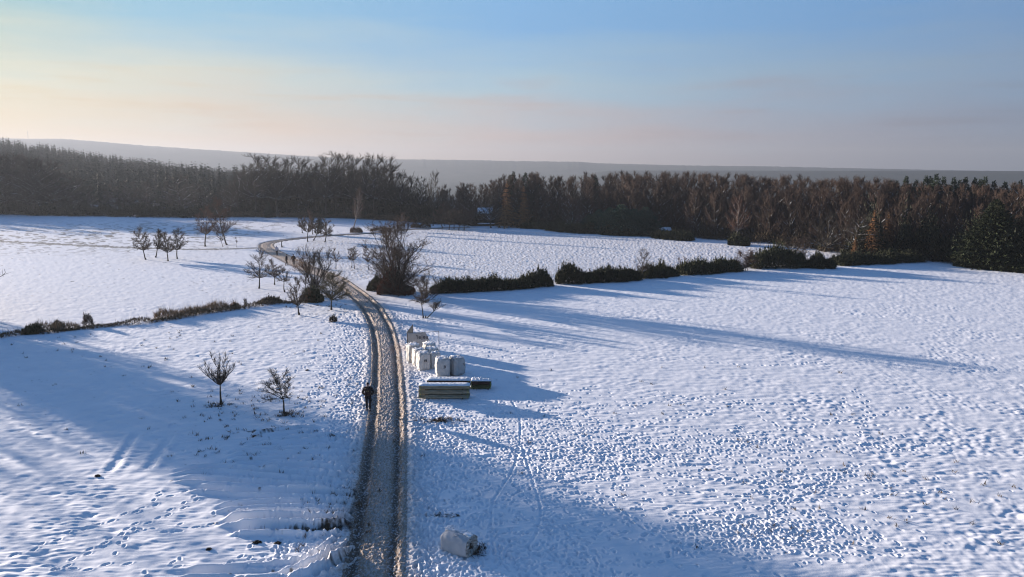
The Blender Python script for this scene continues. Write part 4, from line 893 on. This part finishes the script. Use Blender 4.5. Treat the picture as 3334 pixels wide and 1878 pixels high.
def strip(line, Wd, H, n, seed, mat, name, label, size, blade, lump=.9):
    o = scrub(name, line, Wd, H, n, seed, mat, label, 'grass', None, size, lump * .7, blade); o['kind'] = 'stuff'; return o
strip([(-120, 1118), (0, 1098), (90, 1086), (170, 1082), (300, 1066), (400, 1056), (520, 1044), (640, 1024), (780, 1004), (880, 990), (960, 984)], 1.2, .30, 8500, 470, 'bramble', 'rough_strip', 'rough snowy brambles in a line across the meadow', .06, 3.0)
strip([(505, 1040), (600, 1028), (690, 1012), (745, 1006)], 1.3, .42, 5500, 471, 'dry', 'dry_grass', 'tawny dry grass standing in the rough strip', .03, 12)
strip([(90, 1084), (180, 1078), (260, 1068)], .9, .45, 2500, 472, 'dry', 'dry_grass', 'tawny dry grass between the small shrubs of the rough strip', .025, 12)
# grass blades poking out of the snow
def tufts():
    r = np.random.RandomState(5); C = []
    def sc(px, py, sx, sy, n):
        cx, cy = P(px, py); C.append(np.stack([r.normal(cx, sx, n), r.normal(cy, sy, n)], -1))
    sc(850, 1330, 3.5, 3.0, 90); sc(900, 1450, 3.0, 2.0, 60); sc(700, 1320, .4, .3, 26); sc(935, 1350, .35, .3, 40); sc(500, 1150, 9, 6, 60); sc(1100, 1650, .7, 1.6, 60); sc(2550, 1750, 1.4, .7, 8)
    sc(2100, 1350, 12, 8, 40); sc(1060, 1720, .8, .25, 40); sc(2900, 1600, 5, 3, 40); sc(1040, 1000, 4, 2, 40); sc(1240, 760, 9, 5, 60); sc(1430, 1370, .7, .3, 40); sc(1540, 1795, .3, .2, 40)
    C = np.concatenate(C); n = len(C); k = 9
    c = np.repeat(C, k, 0) + r.randn(n * k, 2) * .07; c = np.concatenate([c, np.zeros((n * k, 1))], 1); d = np.stack([r.randn(n * k) * .5, r.randn(n * k) * .5, np.ones(n * k)], -1) * r.uniform(.08, .24, (n * k, 1)); w = np.stack([r.randn(n * k), r.randn(n * k), np.zeros(n * k)], -1) * .012
    V = np.stack([c - w, c + w, c + d], 1).reshape(-1, 3); o = link('grass_tufts', mesh('grass_tufts', V, np.arange(len(V)).reshape(-1, 3), M['bramble'])); tag(o, 'dark grass tufts poking through the snow', 'grass', kind='stuff')
tufts()
# ------------------------------------------------------------------ things by the track
def lumpy_box(size, seed, nx=10, ny=10, nz=12, bulge=.07, wr=.02, rnd=.10):
    """soft sack: rounded box with bulging, wrinkled faces"""
    bm = bmesh.new(); bmesh.ops.create_cube(bm, size=1.0); bmesh.ops.subdivide_edges(bm, edges=bm.edges[:], cuts=nx, use_grid_fill=True)
    V = np.array([v.co[:] for v in bm.verts]); n = V / .5
    r = np.array(size) / 2; q = np.clip(n, -1, 1)
    inner = q * (1 - rnd); dlt = q - inner; 
    L = np.linalg.norm(n ** 3, axis=1, keepdims=True) ** (1 / 3)
    S_ = n / np.maximum(1, (np.sum(np.abs(n) ** 8, axis=1, keepdims=True)) ** (1 / 8))
    mid = np.cos(S_[:, 2:3] * math.pi / 2)
    out = S_ * r; out[:, :2] *= (1 + bulge * mid)
    ns = samp(T1, S_[:, 0] * 3 + S_[:, 2] * 2 + seed, S_[:, 1] * 3 + S_[:, 2] * 4 + seed * 3, .06)
    ver = samp(T2, S_[:, 2] * .4 + seed, (S_[:, 0] + S_[:, 1] * 1.3) * 3 + seed, .06)
    out += S_ * (wr * (ns + ver))[:, None]
    for v, c in zip(bm.verts, out): v.co = c
    for f in bm.faces: f.smooth = True
    return bm
def bm_mesh(name, bm, mat):
    me = bpy.data.meshes.new(name); bm.to_mesh(me); bm.free(); me.materials.append(mat); return me
M['sack'] = simple('woven_sack', (.52, .5, .47), (.68, .66, .62), 5, rough=.7, bump=.015)
M['print'] = simple('dark_print', (.04, .045, .06), (.07, .075, .09), 20)
M['handle'] = simple('sack_loop', (.05, .045, .04), (.09, .08, .07), 8)
sacks = [(-6.67, 54.0, 1.28, .82, 0.06, 'bulk sack with a dark printed mark, front of the row along the track', 1), (-7.15, 55.2, 1.25, .84, .1, 'bulk sack second in the row along the track', 0), (-7.75, 56.35, 1.35, .84, .2, 'bulk sack at the far end of the track row, nearest the banner', 0),
         (-5.85, 54.55, 1.15, .72, -.1, 'narrow shaded bulk sack squeezed between the two printed ones', 0), (-6.2, 55.75, 1.2, .85, .15, 'snow-topped bulk sack in the middle of the group', 0), (-6.55, 57.0, 1.3, .85, .1, 'snow-topped bulk sack behind the middle one, before the banner', 0),
         (-5.05, 52.2, 1.35, .92, -.12, 'bulk sack with a dark printed mark standing closest to the log stacks', 1), (-4.05, 52.6, 1.28, .92, .25, 'bulk sack at the outer end of the group with a side mark', 2)]
for i, (x, y, h, w, a, lb, pr) in enumerate(sacks):
    o = empty('bulk_bag', (x, y, -.02), a + .36); tag(o, 'white ' + lb, 'bag', 'white bulk sacks beside the track')
    link('body', bm_mesh('body', lumpy_box((w, w, h), i * 7 + 1), M['sack']), o, (0, 0, h / 2))
    sn = lumpy_box((w * .86, w * .82, .09), i + 50, nx=8, bulge=.05, wr=.03, rnd=.4); link('snow_cap', bm_mesh('snow_cap', sn, M['snow']), o, (.02, .03, h + .0))
    for k, (sx, sy) in enumerate(((-1, -1), (1, -1), (1, 1), (-1, 1))):
        m = MB(); cx, cy = sx * w * .42, sy * w * .42; m.tubes([(cx, cy, h - .12, cx * .9, cy * .9, h + .10, .022, .018), (cx * .9, cy * .9, h + .10, cx * .55, cy * .9, h + .03, .018, .018)], 5); link('loop', m.build('loop', M['sack']), o)
    if pr:
        m = MB(); X = 0 if pr == 1 else .0; f = -w / 2 * 1.0 - .055
        if pr == 1:
            m.box((.04, f, h * .66), (.20, .006, .05)); m.box((-.04, f, h * .60), (.05, .006, .16)); m.box((.12, f, h * .60), (.05, .006, .16)); m.box((.04, f, h * .54), (.20, .006, .03)); m.box((.045, f, h * .60), (.06, .006, .05))
        else:
            m.box((.30, f, h * .66), (.07, .006, .15)); m.box((.36, f, h * .60), (.05, .006, .05))
        link('printed_mark', m.build('printed_mark', M['print']), o)
# banner frame
def banner():
    o = empty('banner_frame', (-8.64, 59.5, 0), math.atan2(.35, 2.57)); tag(o, 'dark metal frame holding a grey lettered cloth behind the white sacks', 'banner')
    Wb, H = 2.6, 1.64
    for (a, b, h, r) in ((0, 0, 1.66, .025), (Wb, 0, 1.62, .02), (.45, 2.0, 1.80, .045)):
        m = MB(); m.tubes([(a, b, -.1, a, b, h, r, r)], 6); link('post', m.build('post', M['metal']), o)
    m = MB(); m.tubes([(0, 0, 1.62, Wb * .5, 0, 1.56, .016, .016), (Wb * .5, 0, 1.56, Wb, 0, 1.6, .016, .016)], 5); link('rail', m.build('rail', M['metal']), o)
    m = MB(); m.tubes([(0, 0, 1.62, .45, 2.0, 1.78, .016, .016)], 5); link('rail', m.build('rail', M['metal']), o)
    m = MB(); m.tubes([(0, 0, .06, .45, 2.0, .06, .016, .016)], 5); link('rail', m.build('rail', M['metal']), o)
    M['cloth'] = simple('banner_cloth', (.30, .29, .28), (.40, .39, .38), 3, bump=.01); M['cloth_tan'] = simple('side_cloth', (.30, .22, .14), (.42, .33, .23), 2.5, bump=.02, stretch=(1, 8, 1))
    n = 26; V = []; F_ = []
    for i in range(n + 1):
        for j in range(11):
            t, s = i / n, j / 10; wmax = Wb * (.58 + .16 * s if s < .62 else .62 + .36 * (.0 + (1 - s) * .3)) if False else Wb * np.interp(s, [0, .62, 1], [.56, .72, .60])
            x = .03 + wmax * t; z = 1.58 - 1.35 * s - .04 * math.sin(math.pi * t)
            V.append((x, -.03 + .035 * math.sin(x * 9 + s * 3), z))
    for i in range(n):
        for j in range(10): a = i * 11 + j; F_.append((a, a + 11, a + 12, a + 1))
    me = mesh('cloth', V, np.array(F_), M['cloth'], True); c = link('cloth', me, o); md = c.modifiers.new('s', 'SOLIDIFY'); md.thickness = .012
    V = []; F_ = []
    for i in range(11):
        for j in range(7):
            t, s = i / 10, j / 6; V.append((.45 * t - .015 + .02 * math.sin(t * 14), 2.0 * t, (1.58 + .17 * t) * (1 - s) + .25 * s))
    for i in range(10):
        for j in range(6): a = i * 7 + j; F_.append((a, a + 7, a + 8, a + 1))
    c = link('side_cloth', mesh('side_cloth', V, np.array(F_), M['cloth_tan'], True), o); md = c.modifiers.new('s', 'SOLIDIFY'); md.thickness = .012
    fc = bpy.data.curves.new('lettering', 'FONT'); fc.body = "'lejeu"; fc.size = .46; fc.extrude = .004; fc.space_character = 1.05; fc.materials.append(M['print']); fc.offset = .004
    t0 = bpy.data.objects.new('lettering_curve', fc); COL.objects.link(t0); bpy.context.view_layer.update(); tm = bpy.data.meshes.new_from_object(t0); bpy.data.objects.remove(t0); t = bpy.data.objects.new('lettering', tm); COL.objects.link(t); t.parent = o; t.location = (.72, -.085, 1.04); t.rotation_euler = (math.pi / 2, 0, 0)
banner()
# pole stacks
M['pole'] = simple('mossy_pole', (.19, .17, .11), (.42, .38, .28), 5, rough=.9, stretch=(.4, 3, 3)); M['pole_dark'] = simple('dark_pole', (.035, .02, .018), (.085, .05, .04), 5, stretch=(.4, 3, 3))
M['pole_green'] = simple('green_pole', (.05, .065, .03), (.11, .13, .055), 5, stretch=(.4, 3, 3)); M['strap'] = simple('strap', (.30, .34, .10), (.4, .45, .15), 5)
def bundle(x, y, z, L, rows, deep, mat, lb, a=0.0, r=.038, snow=False, spill=0.0, bearer=True):
    o = empty('pole_bundle', (x, y, z), a); tag(o, lb, 'log stack')
    q = random.Random(int(L * 100 + z * 1000 + x * 10))
    for j in range(rows):
        for k in range(deep):
            m = MB(); e0, e1 = q.uniform(-.03, .03), q.uniform(-.03, .03); yy = (k - (deep - 1) / 2) * r * 2.04 + q.uniform(-.004, .004); zz = r + j * r * 1.96; rr1 = r * q.uniform(.9, 1.0)
            if j == 0 and 0 < k < deep - 1: continue
            m.tubes([(-L / 2 + e0, yy, zz, L / 2 + e1, yy, zz + q.uniform(-.01, .01), rr1, rr1 * q.uniform(.85, 1))], 8)
            for sgn, ex in ((-1, -L / 2 + e0), (1, L / 2 + e1)):
                c = [(ex, yy + rr1 * .97 * math.cos(t * math.pi / 4), zz + rr1 * .97 * math.sin(t * math.pi / 4)) for t in range(8)]
                m.add(c, [[0, 1, 2, 3], [0, 3, 4, 7], [4, 5, 6, 7]])
            link('pole', m.build('pole', M[mat]), o)
    D = deep * r * 2.04; H = rows * r * 2
    for sx in (-.8, .1, .86) if False else (-.47, .47):
        m = MB(); m.box((sx * L, 0, H + .006), (.02, D + .02, .006)); m.box((sx * L, -D / 2 - .006, H / 2), (.02, .006, H)); m.box((sx * L, D / 2 + .006, H / 2), (.02, .006, H)); link('strap', m.build('strap', M['strap']), o)
    if bearer:
        for sx in (-.36, .36):
            m = MB(); m.box((sx * L, 0, -.03), (.09, D, .055)); link('bearer', m.build('bearer', M['wood_dark']), o)
    if snow:
        n = 40; V = []; F_ = []
        for i in range(n + 1):
            for j in range(9):
                t, s = i / n, j / 8; e = min(1, min(t, 1 - t) * 14) * min(1, min(s, 1 - s) * 5); hgt = .075 * e ** .5 + .012 * e * float(samp(T1, np.array([t * L * 3.0 + x]), np.array([s * D * 3 + y]), .05)[0]) + rng.uniform(0, spill) * e * (rng.random() < .2)
                V.append(((t - .5) * (L + .04) + .01 * math.sin(s * 30), (s - .5) * (D + .05) + .012 * math.sin(t * 70), H + .012 + hgt))
        for i in range(n):
            for j in range(8): a_ = i * 9 + j; F_.append((a_, a_ + 9, a_ + 10, a_ + 1))
        link('snow_cap', mesh('snow_cap', V, np.array(F_), M['snow'], True), o)
    return o
LF = 3.32
bundle(-4.45, 46.95, .06, LF, 3, 8, 'pole', 'lowest mossy pole bundle of the nearer log stack', 0)
bundle(-4.46, 46.96, .37, LF, 3, 8, 'pole', 'middle mossy pole bundle of the nearer log stack', -.004)
bundle(-4.44, 46.98, .68, LF, 3, 8, 'pole', 'top mossy pole bundle of the nearer log stack, under a snow slab', -.006, snow=True)
bundle(-4.35, 49.3, .06, 2.95, 3, 10, 'pole_dark', 'lower dark reddish pole bundle of the farther log stack', -.02)
bundle(-4.35, 49.32, .37, 2.95, 3, 10, 'pole_dark', 'upper dark reddish pole bundle of the farther log stack, snow covered', -.02, snow=True)
bundle(-2.12, 49.2, .05, 1.36, 3, 10, 'pole_green', 'lower short greenish pole bundle ending the farther log stack', -.02)
bundle(-2.12, 49.2, .36, 1.36, 3, 10, 'pole_dark', 'upper short dark pole bundle ending the farther log stack', -.02, snow=True, spill=.10)
# sack lying on its side in the near snow
def fallen():
    ax = Vector((1.02, -.62, 0)).normalized(); o = empty('fallen_bag', (-2.12, 27.25, -.04), math.atan2(ax.y, ax.x)); tag(o, 'long white bulk sack lying on its side in the near snow, crumpled mouth open', 'bag')
    n, k = 26, 28; V = []; F_ = []
    L = 1.28
    for i in range(n + 1):
        t = i / n; sc = np.interp(t, [0, .04, .2, .8, 1], [.80, .93, 1, 1.02, 1.0])
        for j in range(k):
            a = 2 * math.pi * j / k; e = .62; cx = math.copysign(abs(math.cos(a)) ** e, math.cos(a)); cz = math.copysign(abs(math.sin(a)) ** e, math.sin(a))
            y = .40 * cx * sc; z = .40 + .40 * cz * sc * (1.0 + .05 * math.sin(t * 3))
            w = .012 * float(samp(T2, np.array([t * 2.0]), np.array([a]), .05)[0]) + .01 * math.sin(a * 3 + t * 5)
            V.append((-L / 2 + t * L, y + w * cx, max(0, z + w * cz)))
    for i in range(n):
        for j in range(k): F_.append((i * k + j, i * k + (j + 1) % k, (i + 1) * k + (j + 1) % k, (i + 1) * k + j))
    m = MB(); m.add(V, F_); c = len(V)
    M['sack_side'] = simple('smooth_sack', (.44, .45, .47), (.58, .58, .58), 2.5, rough=.5, bump=.01)
    b = mesh('body', V + [(-L / 2 - .05, 0, .40)], [np.array(F_), np.array([[(j + 1) % k, j, c] for j in range(k)])], M['sack_side'], True); link('body', b, o)
    # crumpled mouth: rings folding inwards
    q = random.Random(4); V = []; F_ = []; rings = 7
    for i in range(rings):
        t = i / (rings - 1); sc = 1.0 - .62 * t
        for j in range(k * 2):
            a = math.pi * j / k; e = .62; cx = math.copysign(abs(math.cos(a)) ** e, math.cos(a)); cz = math.copysign(abs(math.sin(a)) ** e, math.sin(a)); f = q.uniform(-1, 1) * .07 * min(1, t * 4) if i else 0
            V.append((L / 2 + (.07 * math.sin(t * 3.1) - .10 * t + f), .40 * cx * sc + f * .6, .40 + .40 * cz * sc + f * .5))
    kk = 2 * k
    for i in range(rings - 1):
        for j in range(kk): F_.append((i * kk + j, i * kk + (j + 1) % kk, (i + 1) * kk + (j + 1) % kk, (i + 1) * kk + j))
    M['mouth'] = simple('crumpled_mouth', (.06, .055, .05), (.55, .54, .5), 9, bump=.03)
    link('mouth', mesh('mouth', V, np.array(F_), M['mouth']), o)
    for (cx, cy, w, d, h) in ((-.2, .12, .85, .3, .05), (.45, .02, .3, .2, .06), (.05, -.22, .12, .05, .05), (-.45, .2, .2, .2, .05)):
        s = lumpy_box((w, d, h), int(cx * 10) + 3, nx=6, wr=.015, rnd=.4); link('snow_patch', bm_mesh('snow_patch', s, M['snow']), o, (cx, cy, .83))
    for k_ in range(4):
        m = MB(); a = q.uniform(-.9, .5); x0 = L / 2 + .05; m.tubes([(x0, q.uniform(-.2, .3), .06, x0 + .5 * math.cos(a), .5 * math.sin(a) + q.uniform(-.1, .2), q.uniform(.03, .2), .012, .006)], 4)
        s = link('fallen_twig', m.build('fallen_twig', M['twig_near']), None, o.location); s.rotation_euler = o.rotation_euler; tag(s, 'thin brown twig lying at the mouth of the fallen sack', 'twig', 'twigs at the mouth of the fallen sack')
fallen()
# soil clods and brushwood on the snow
def clod(px, py, r, lb, seed):
    bm = bmesh.new(); bmesh.ops.create_icosphere(bm, subdivisions=3, radius=1)
    for v in bm.verts:
        n_ = 1 + .28 * float(samp(T1, np.array([v.co.x * 1.2 + seed]), np.array([v.co.y * 1.2 + v.co.z + seed]), .08)[0]); v.co = Vector((v.co.x * r * 1.3 * n_, v.co.y * r * n_, v.co.z * r * .55 * n_))
    x, y = P(px, py); o = link('soil_clod', bm_mesh('soil_clod', bm, M['soil']), None, (x, y, .02)); tag(o, lb, 'clod')
clod(835, 1768, .13, 'larger dark soil clod below the tractor furrows', 1); clod(905, 1769, .10, 'dark soil clod between the larger one and the track', 2); clod(680, 1789, .09, 'lone dark soil clod farthest from the track', 3)
clod(1000, 1206, .10, 'small dark lump in the snow above the crooked apple tree', 4); clod(318, 1551, .10, 'dark lump beside the vehicle marks in the shaded snow', 5); clod(830, 1422, .12, 'dark clod beside the earth mound above the furrows', 6)
def brushwood():
    x, y = P(1432, 1370); o = empty('brushwood', (x, y, 0)); tag(o, 'small heap of dark branches lying in the snow below the log stacks', 'branches'); q = random.Random(6)
    for k in range(14):
        m = MB(); a = q.uniform(-.5, .5); cx, cy = q.gauss(0, .25), q.gauss(0, .1); L = q.uniform(.3, .8); p = (cx - L * math.cos(a) / 2, cy - L * math.sin(a) / 2, q.uniform(0, .05)); e = (cx + L * math.cos(a) / 2, cy + L * math.sin(a) / 2, q.uniform(.03, .22)); m.tubes([(*p, *e, .014, .006)], 4); link('branch', m.build('branch', M['bark_near']), o)
brushwood()
# ------------------------------------------------------------------ people
def skin_obj(name, pts, edges, mat, parent, sub=2):
    me = bpy.data.meshes.new(name); me.from_pydata([p[:3] for p in pts], edges, []); me.materials.append(mat)
    o = link(name, me, parent); md = o.modifiers.new('skin', 'SKIN'); md.use_smooth_shade = True
    sv = me.skin_vertices[0].data
    for i, p in enumerate(pts):
        r = p[3]; sv[i].radius = r if isinstance(r, tuple) else (r, r); sv[i].use_root = (i == 0)
    s = o.modifiers.new('sub', 'SUBSURF'); s.levels = sub; s.render_levels = sub; return o
def person(x, y, H, face, label, coat, legs, hair, stride=.12, pack=None, lean=0.0, hood=False, z=0.0):
    k = H / 1.75; o = empty('person', (x, y, z), face); tag(o, label, 'person')
    # figure faces -y locally; x across, joints in metres for a 1.75 m adult
    f = lambda l: [(a * k, b * k, c * k, tuple(v * k for v in r) if isinstance(r, tuple) else r * k) for a, b, c, r in l]
    s = stride
    J = f([(0, 0, .94, (.15, .11)), (0, -.01, 1.12, (.14, .10)), (0, -.01 - lean * .3, 1.32, (.17, .115)), (0, -lean * .6, 1.44, (.11, .08)), (0, -.01 - lean * .8, 1.52, .052), (0, -.02 - lean, 1.60, (.075, .09)), (0, -.02 - lean, 1.69, (.068, .082)),
           (.19, -lean * .5, 1.41, .062), (.30, .03, 1.14, .05), (.17, -.10, .97, .04), (.13, -.14, .95, .034),
           (-.19, -lean * .5, 1.41, .062), (-.30, .03, 1.14, .05), (-.17, -.10, .97, .04), (-.13, -.14, .95, .034),
           (.095, 0, .86, .092), (.10, -s, .49, .062), (.10, -s * .6, .10, .042), (.10, -s * .6 - .15, .045, .036),
           (-.095, 0, .86, .092), (-.10, s * .4, .49, .062), (-.09, s * 1.2, .12, .042), (-.09, s * 1.2 - .14, .045, .036)])
    E_ = [(0, 1), (1, 2), (2, 3), (3, 4), (4, 5), (5, 6), (3, 7), (7, 8), (8, 9), (9, 10), (3, 11), (11, 12), (12, 13), (13, 14), (0, 15), (15, 16), (16, 17), (17, 18), (0, 19), (19, 20), (20, 21), (21, 22)]
    skin_obj('body', J, E_, M['skin'], o)
    C = f([(0, 0, .98, (.20, .15)), (0, -.01, 1.15, (.175, .135)), (0, -.01 - lean * .3, 1.32, (.20, .145)), (0, -lean * .6, 1.45, (.13, .10)), (0, .01, .80, (.205, .155)), (.20, -lean * .5, 1.41, .085), (.315, .03, 1.14, .075), (.19, -.09, .97, .062), (-.20, -lean * .5, 1.41, .085), (-.315, .03, 1.14, .075), (-.19, -.09, .97, .062)])
    skin_obj('coat', C, [(0, 1), (1, 2), (2, 3), (0, 4), (3, 5), (5, 6), (6, 7), (3, 8), (8, 9), (9, 10)], M[coat], o)
    T_ = f([(0, 0, .92, (.16, .12)), (.095, 0, .84, .108), (.10, -s, .49, .08), (.10, -s * .6, .11, .058), (-.095, 0, .84, .108), (-.10, s * .4, .49, .08), (-.09, s * 1.2, .13, .058)])
    skin_obj('trousers', T_, [(0, 1), (1, 2), (2, 3), (0, 4), (4, 5), (5, 6)], M[legs], o)
    for (a, b) in ((.10, -s * .6), (-.09, s * 1.2)):
        skin_obj('boot', f([(a, b + .03, .10, .052), (a, b + .02, .05, .052), (a, b - .08, .042, (.05, .04)), (a, b - .17, .035, (.046, .034))]), [(0, 1), (1, 2), (2, 3)], M['fabric_black'], o)
    skin_obj('hat' if not hood else 'hood', f([(0, .0 - lean, 1.60, (.085, .085)), (0, -.005 - lean, 1.68, (.092, .10)), (0, -lean, 1.745, (.065, .07))]), [(0, 1), (1, 2)], M[hair], o)
    m = MB(); m.tubes([(a * k, b * k, c * k, d * k, e * k, g_ * k, h * k, i * k) for a, b, c, d, e, g_, h, i in ((0, -.105 - lean, 1.63, 0, -.125 - lean, 1.60, .010, .016), (.08, -.02 - lean, 1.64, .09, -.01 - lean, 1.61, .014, .014), (-.08, -.02 - lean, 1.64, -.09, -.01 - lean, 1.61, .014, .014))], 5); link('face', m.build('face', M['skin']), o)
    if pack:
        bmk = lumpy_box((.32 * k, .17 * k, .44 * k), 3, nx=6, wr=.008); link('backpack', bm_mesh('backpack', bmk, M[pack]), o, (0, .20 * k, 1.22 * k))
        m = MB(); m.box((0, .30 * k, 1.30 * k), (.2 * k, .02, .07 * k)); link('pocket', m.build('pocket', M['strap_tan']), o)
    return o
M['pack_red'] = simple('dark_pack', (.02, .011, .011), (.035, .018, .017), 8); M['strap_tan'] = simple('tan_patch', (.12, .09, .045), (.18, .14, .07), 8)
M['navy'] = simple('navy_cloth', (.012, .014, .022), (.022, .024, .036), 9); M['grey_hat'] = simple('grey_hood', (.25, .24, .27), (.32, .31, .34), 9)
x, y = P(1200, 1338); person(x, y, 1.86, math.pi + .1, 'person in a black coat with a dark backpack, beside the track', 'fabric_black', 'fabric_black', 'navy', .08, 'pack_red')
x, y = P(933, 863.5); person(x, y, 1.74, math.pi - .7, 'person in dark clothes in mid-stride, walking beside a companion on the track', 'navy', 'fabric_black', 'fabric_black', .22, None, .08)
x, y = P(956.5, 864.5); person(x, y, 1.78, math.pi, 'person in dark clothes standing straight on the track beside a striding companion', 'fabric_black', 'navy', 'fabric_black', .05)
x, y = P(901.5, 832); person(x, y, 1.72, math.pi + .2, 'person in a pale grey hooded coat and dark trousers, farthest along the track', 'fabric_grey', 'fabric_black', 'grey_hat', .06, hood=True)
# ------------------------------------------------------------------ posts, roofs and far mast
def post(px, py, tp, r, lb, branch=False):
    x, y = P(px, py); H = top_z(tp, y); m = MB(); m.tubes([(0, 0, -.1, .02, 0, H * .5, r * 1.3, r), (.02, 0, H * .5, 0, 0, H, r, r * .7)], 8)
    if branch: m.tubes([(0, 0, .05, .55, -.1, .12, r * 1.1, r * .4), (0, 0, .1, .35, .1, .4, r * .8, r * .3), (.1, 0, H * .6, -.05, 0, H * .75, r * .5, r * .3)], 6)
    m.tubes([(0, 0, H, 0, 0, H + .03, r * .7, .005)], 8)
    o = link('tree_stump' if branch else 'wooden_post', m.build('post', M['bark_near']), None, (x, y, 0)); tag(o, lb, 'stump' if branch else 'post')
post(917, 805, 786, .09, 'dark leaning stump inside the bend where the paths meet', True); post(1008, 872, 826, .06, 'dark upright stake behind the rust-leaved young tree')
post(1625, 741, 732, .22, 'short dark stump alone on the shaded snow before the wood', True)
for i, px in enumerate((2270, 2282, 2294)): post(px, 772, 762, .05, ['first low rail post beside the shelter', 'second low rail post beside the shelter', 'third low rail post beside the shelter'][i])
def hut(px, py, wpx, top, depth, lb, roof=1.0, a=0.0, name='shed', base=.0, pitch=.5, wallmat='wood_dark', y_add=0.0):
    x, y = P(px, py); y += y_add; x = (px - 1667) / FPX * y * .99; H = top_z(top, y); w = wpx * y / FPX
    o = empty(name, (x, y, 0), a); tag(o, lb, 'building')
    hw, hd = w / 2, depth / 2; he = max(.3, H - pitch)
    m = MB(); m.box((0, hd, he / 2), (w * .94, depth * .9, he)); link('wall', m.build('wall', M[wallmat]), o)
    m = MB(); V = [(-hw, -.15, he - .02), (hw, -.15, he - .02), (hw, hd, H - .03), (-hw, hd, H - .03), (hw, depth + .15, he - .02), (-hw, depth + .15, he - .02)]
    V2 = [(a_, b_, c_ - .07) for a_, b_, c_ in V]; m.add(V + V2, [[0, 1, 2, 3], [3, 2, 4, 5], [7, 6, 9, 8], [8, 9, 11, 10], [0, 6, 7, 1], [5, 4, 10, 11]]); link('roof', m.build('roof', M['metal']), o)
    m = MB(); k = MB(); V = [(-hw * .98, -.12, he + .01), (hw * .98, -.12, he + .01), (hw * .98, hd, H), (-hw * .98, hd, H), (hw * .98, depth + .1, he + .01), (-hw * .98, depth + .1, he + .01)]; V2 = [(a_, b_, c_ + .09) for a_, b_, c_ in V]
    m.add(V + V2, [[6, 7, 8, 9], [9, 8, 10, 11], [0, 1, 7, 6], [1, 2, 8, 7], [2, 4, 10, 8], [3, 0, 6, 9], [5, 3, 9, 11]]); link('snow_cover', m.build('snow_cover', M['snow']), o)
    m = MB(); m.box((-w * .2, -.012 + hd * .1, he * .42), (w * .14, .05, he * .8)); link('door', m.build('door', M['bark']), o)
    m = MB(); m.box((w * .22, -.012 + hd * .1, he * .6), (w * .16, .05, he * .3)); link('window', m.build('window', M['metal']), o)
    return o
hut(1578, 740, 50, 678, 4, 'snow-roofed cabin glimpsed through the frosty tree at the wood edge', pitch=1.5, y_add=8, name='cabin')
hut(1582, 736, 56, 727, 1.2, 'long low snow-topped shelter on the far snow below the cabin', pitch=.15, name='shelter')
hut(1868, 746, 58, 729, 2.5, 'low shed with a blue-shaded snow roof left of the evergreens', pitch=.7)
hut(2166, 766, 54, 742, 3.0, 'dark timber shelter with a snowy sloping roof right of the evergreens', pitch=.6, name='shelter')
def board():
    x, y = P(2118, 768); o = empty('notice_board', (x, y, 0)); tag(o, 'small pale notice board with dark roof beside the timber shelter', 'sign'); H = top_z(750, y)
    for sx in (-.3, .3): m = MB(); m.tubes([(sx, 0, -.1, sx, 0, H, .04, .04)], 6); link('post', m.build('post', M['wood_dark']), o)
    m = MB(); m.box((0, -.05, H * .62), (.75, .03, H * .5)); link('panel', m.build('panel', M['sack']), o)
    m = MB(); m.box((0, -.05, H + .05), (.95, .4, .1), 0, .7); link('roof', m.build('roof', M['wood_dark']), o)
board()
def mast():
    az = math.atan((122 - 1667) / FPX); r = 3250.0; x, y = r * math.sin(az), r * math.cos(az); z = float(base_h(np.array([x]), np.array([y]))[0])
    o = empty('radio_mast', (x, y, z)); tag(o, 'thin radio mast on the distant hazy ridge', 'mast'); m = MB(); h = 27.0
    for a in range(3):
        c, s = math.cos(a * 2.09), math.sin(a * 2.09); m.tubes([(c * 1.3, s * 1.3, -3, c * .5, s * .5, h, .28, .2)], 4)
    for k in range(14):
        t = k / 14; w = 1.3 - .8 * t
        for a in range(3): c, s = math.cos(a * 2.09), math.sin(a * 2.09); c2, s2 = math.cos((a + 1) * 2.09), math.sin((a + 1) * 2.09); m.tubes([(c * w, s * w, h * t, c2 * w, s2 * w, h * (t + .07), .12, .12)], 3)
    link('lattice', m.build('lattice', M['metal']), o); m = MB(); m.box((0, 0, h - 3), (4.5, .8, .8)); m.tubes([(0, 0, h, 0, 0, h + 5, .2, .1)], 5); link('antenna', m.build('antenna', M['metal']), o)
mast()
# twig tops of the tree standing right below the viewpoint
def nearbranch():
    x, y = -13.6, 18.2; H = 3.3
    o = tree_obj('bare_tree', bare_tree(H, 1.9, cb=.35, n1=12, n2=4, n3=2, up=1.3, shape='vase', r0=.035, tw=.006, seed=500, twl=.2), 'bark_near', 'twig_near', (x - .35, y + .1, 0)); tag(o, 'bare twig tips rising at the lowest corner of the picture', 'tree')
nearbranch()
# ------------------------------------------------------------------ haze
def haze():
    m = bpy.data.materials.new('haze'); m.use_nodes = True; t = m.node_tree; t.nodes.clear()
    v = N(t, 'ShaderNodeVolumePrincipled'); v.inputs['Color'].default_value = (.35, .385, .44, 1); v.inputs['Density'].default_value = HAZE; v.inputs['Anisotropy'].default_value = .33
    ou = N(t, 'ShaderNodeOutputMaterial'); t.links.new(v.outputs[0], ou.inputs['Volume'])
    b = MB(); z0, z1 = -32.0, 150.0; b.box((0, 0, (z0 + z1) / 2), (11200, 11200, z1 - z0)); o = link('haze', b.build('haze', m)); tag(o, kind='stuff')
HAZE = .00028
haze()
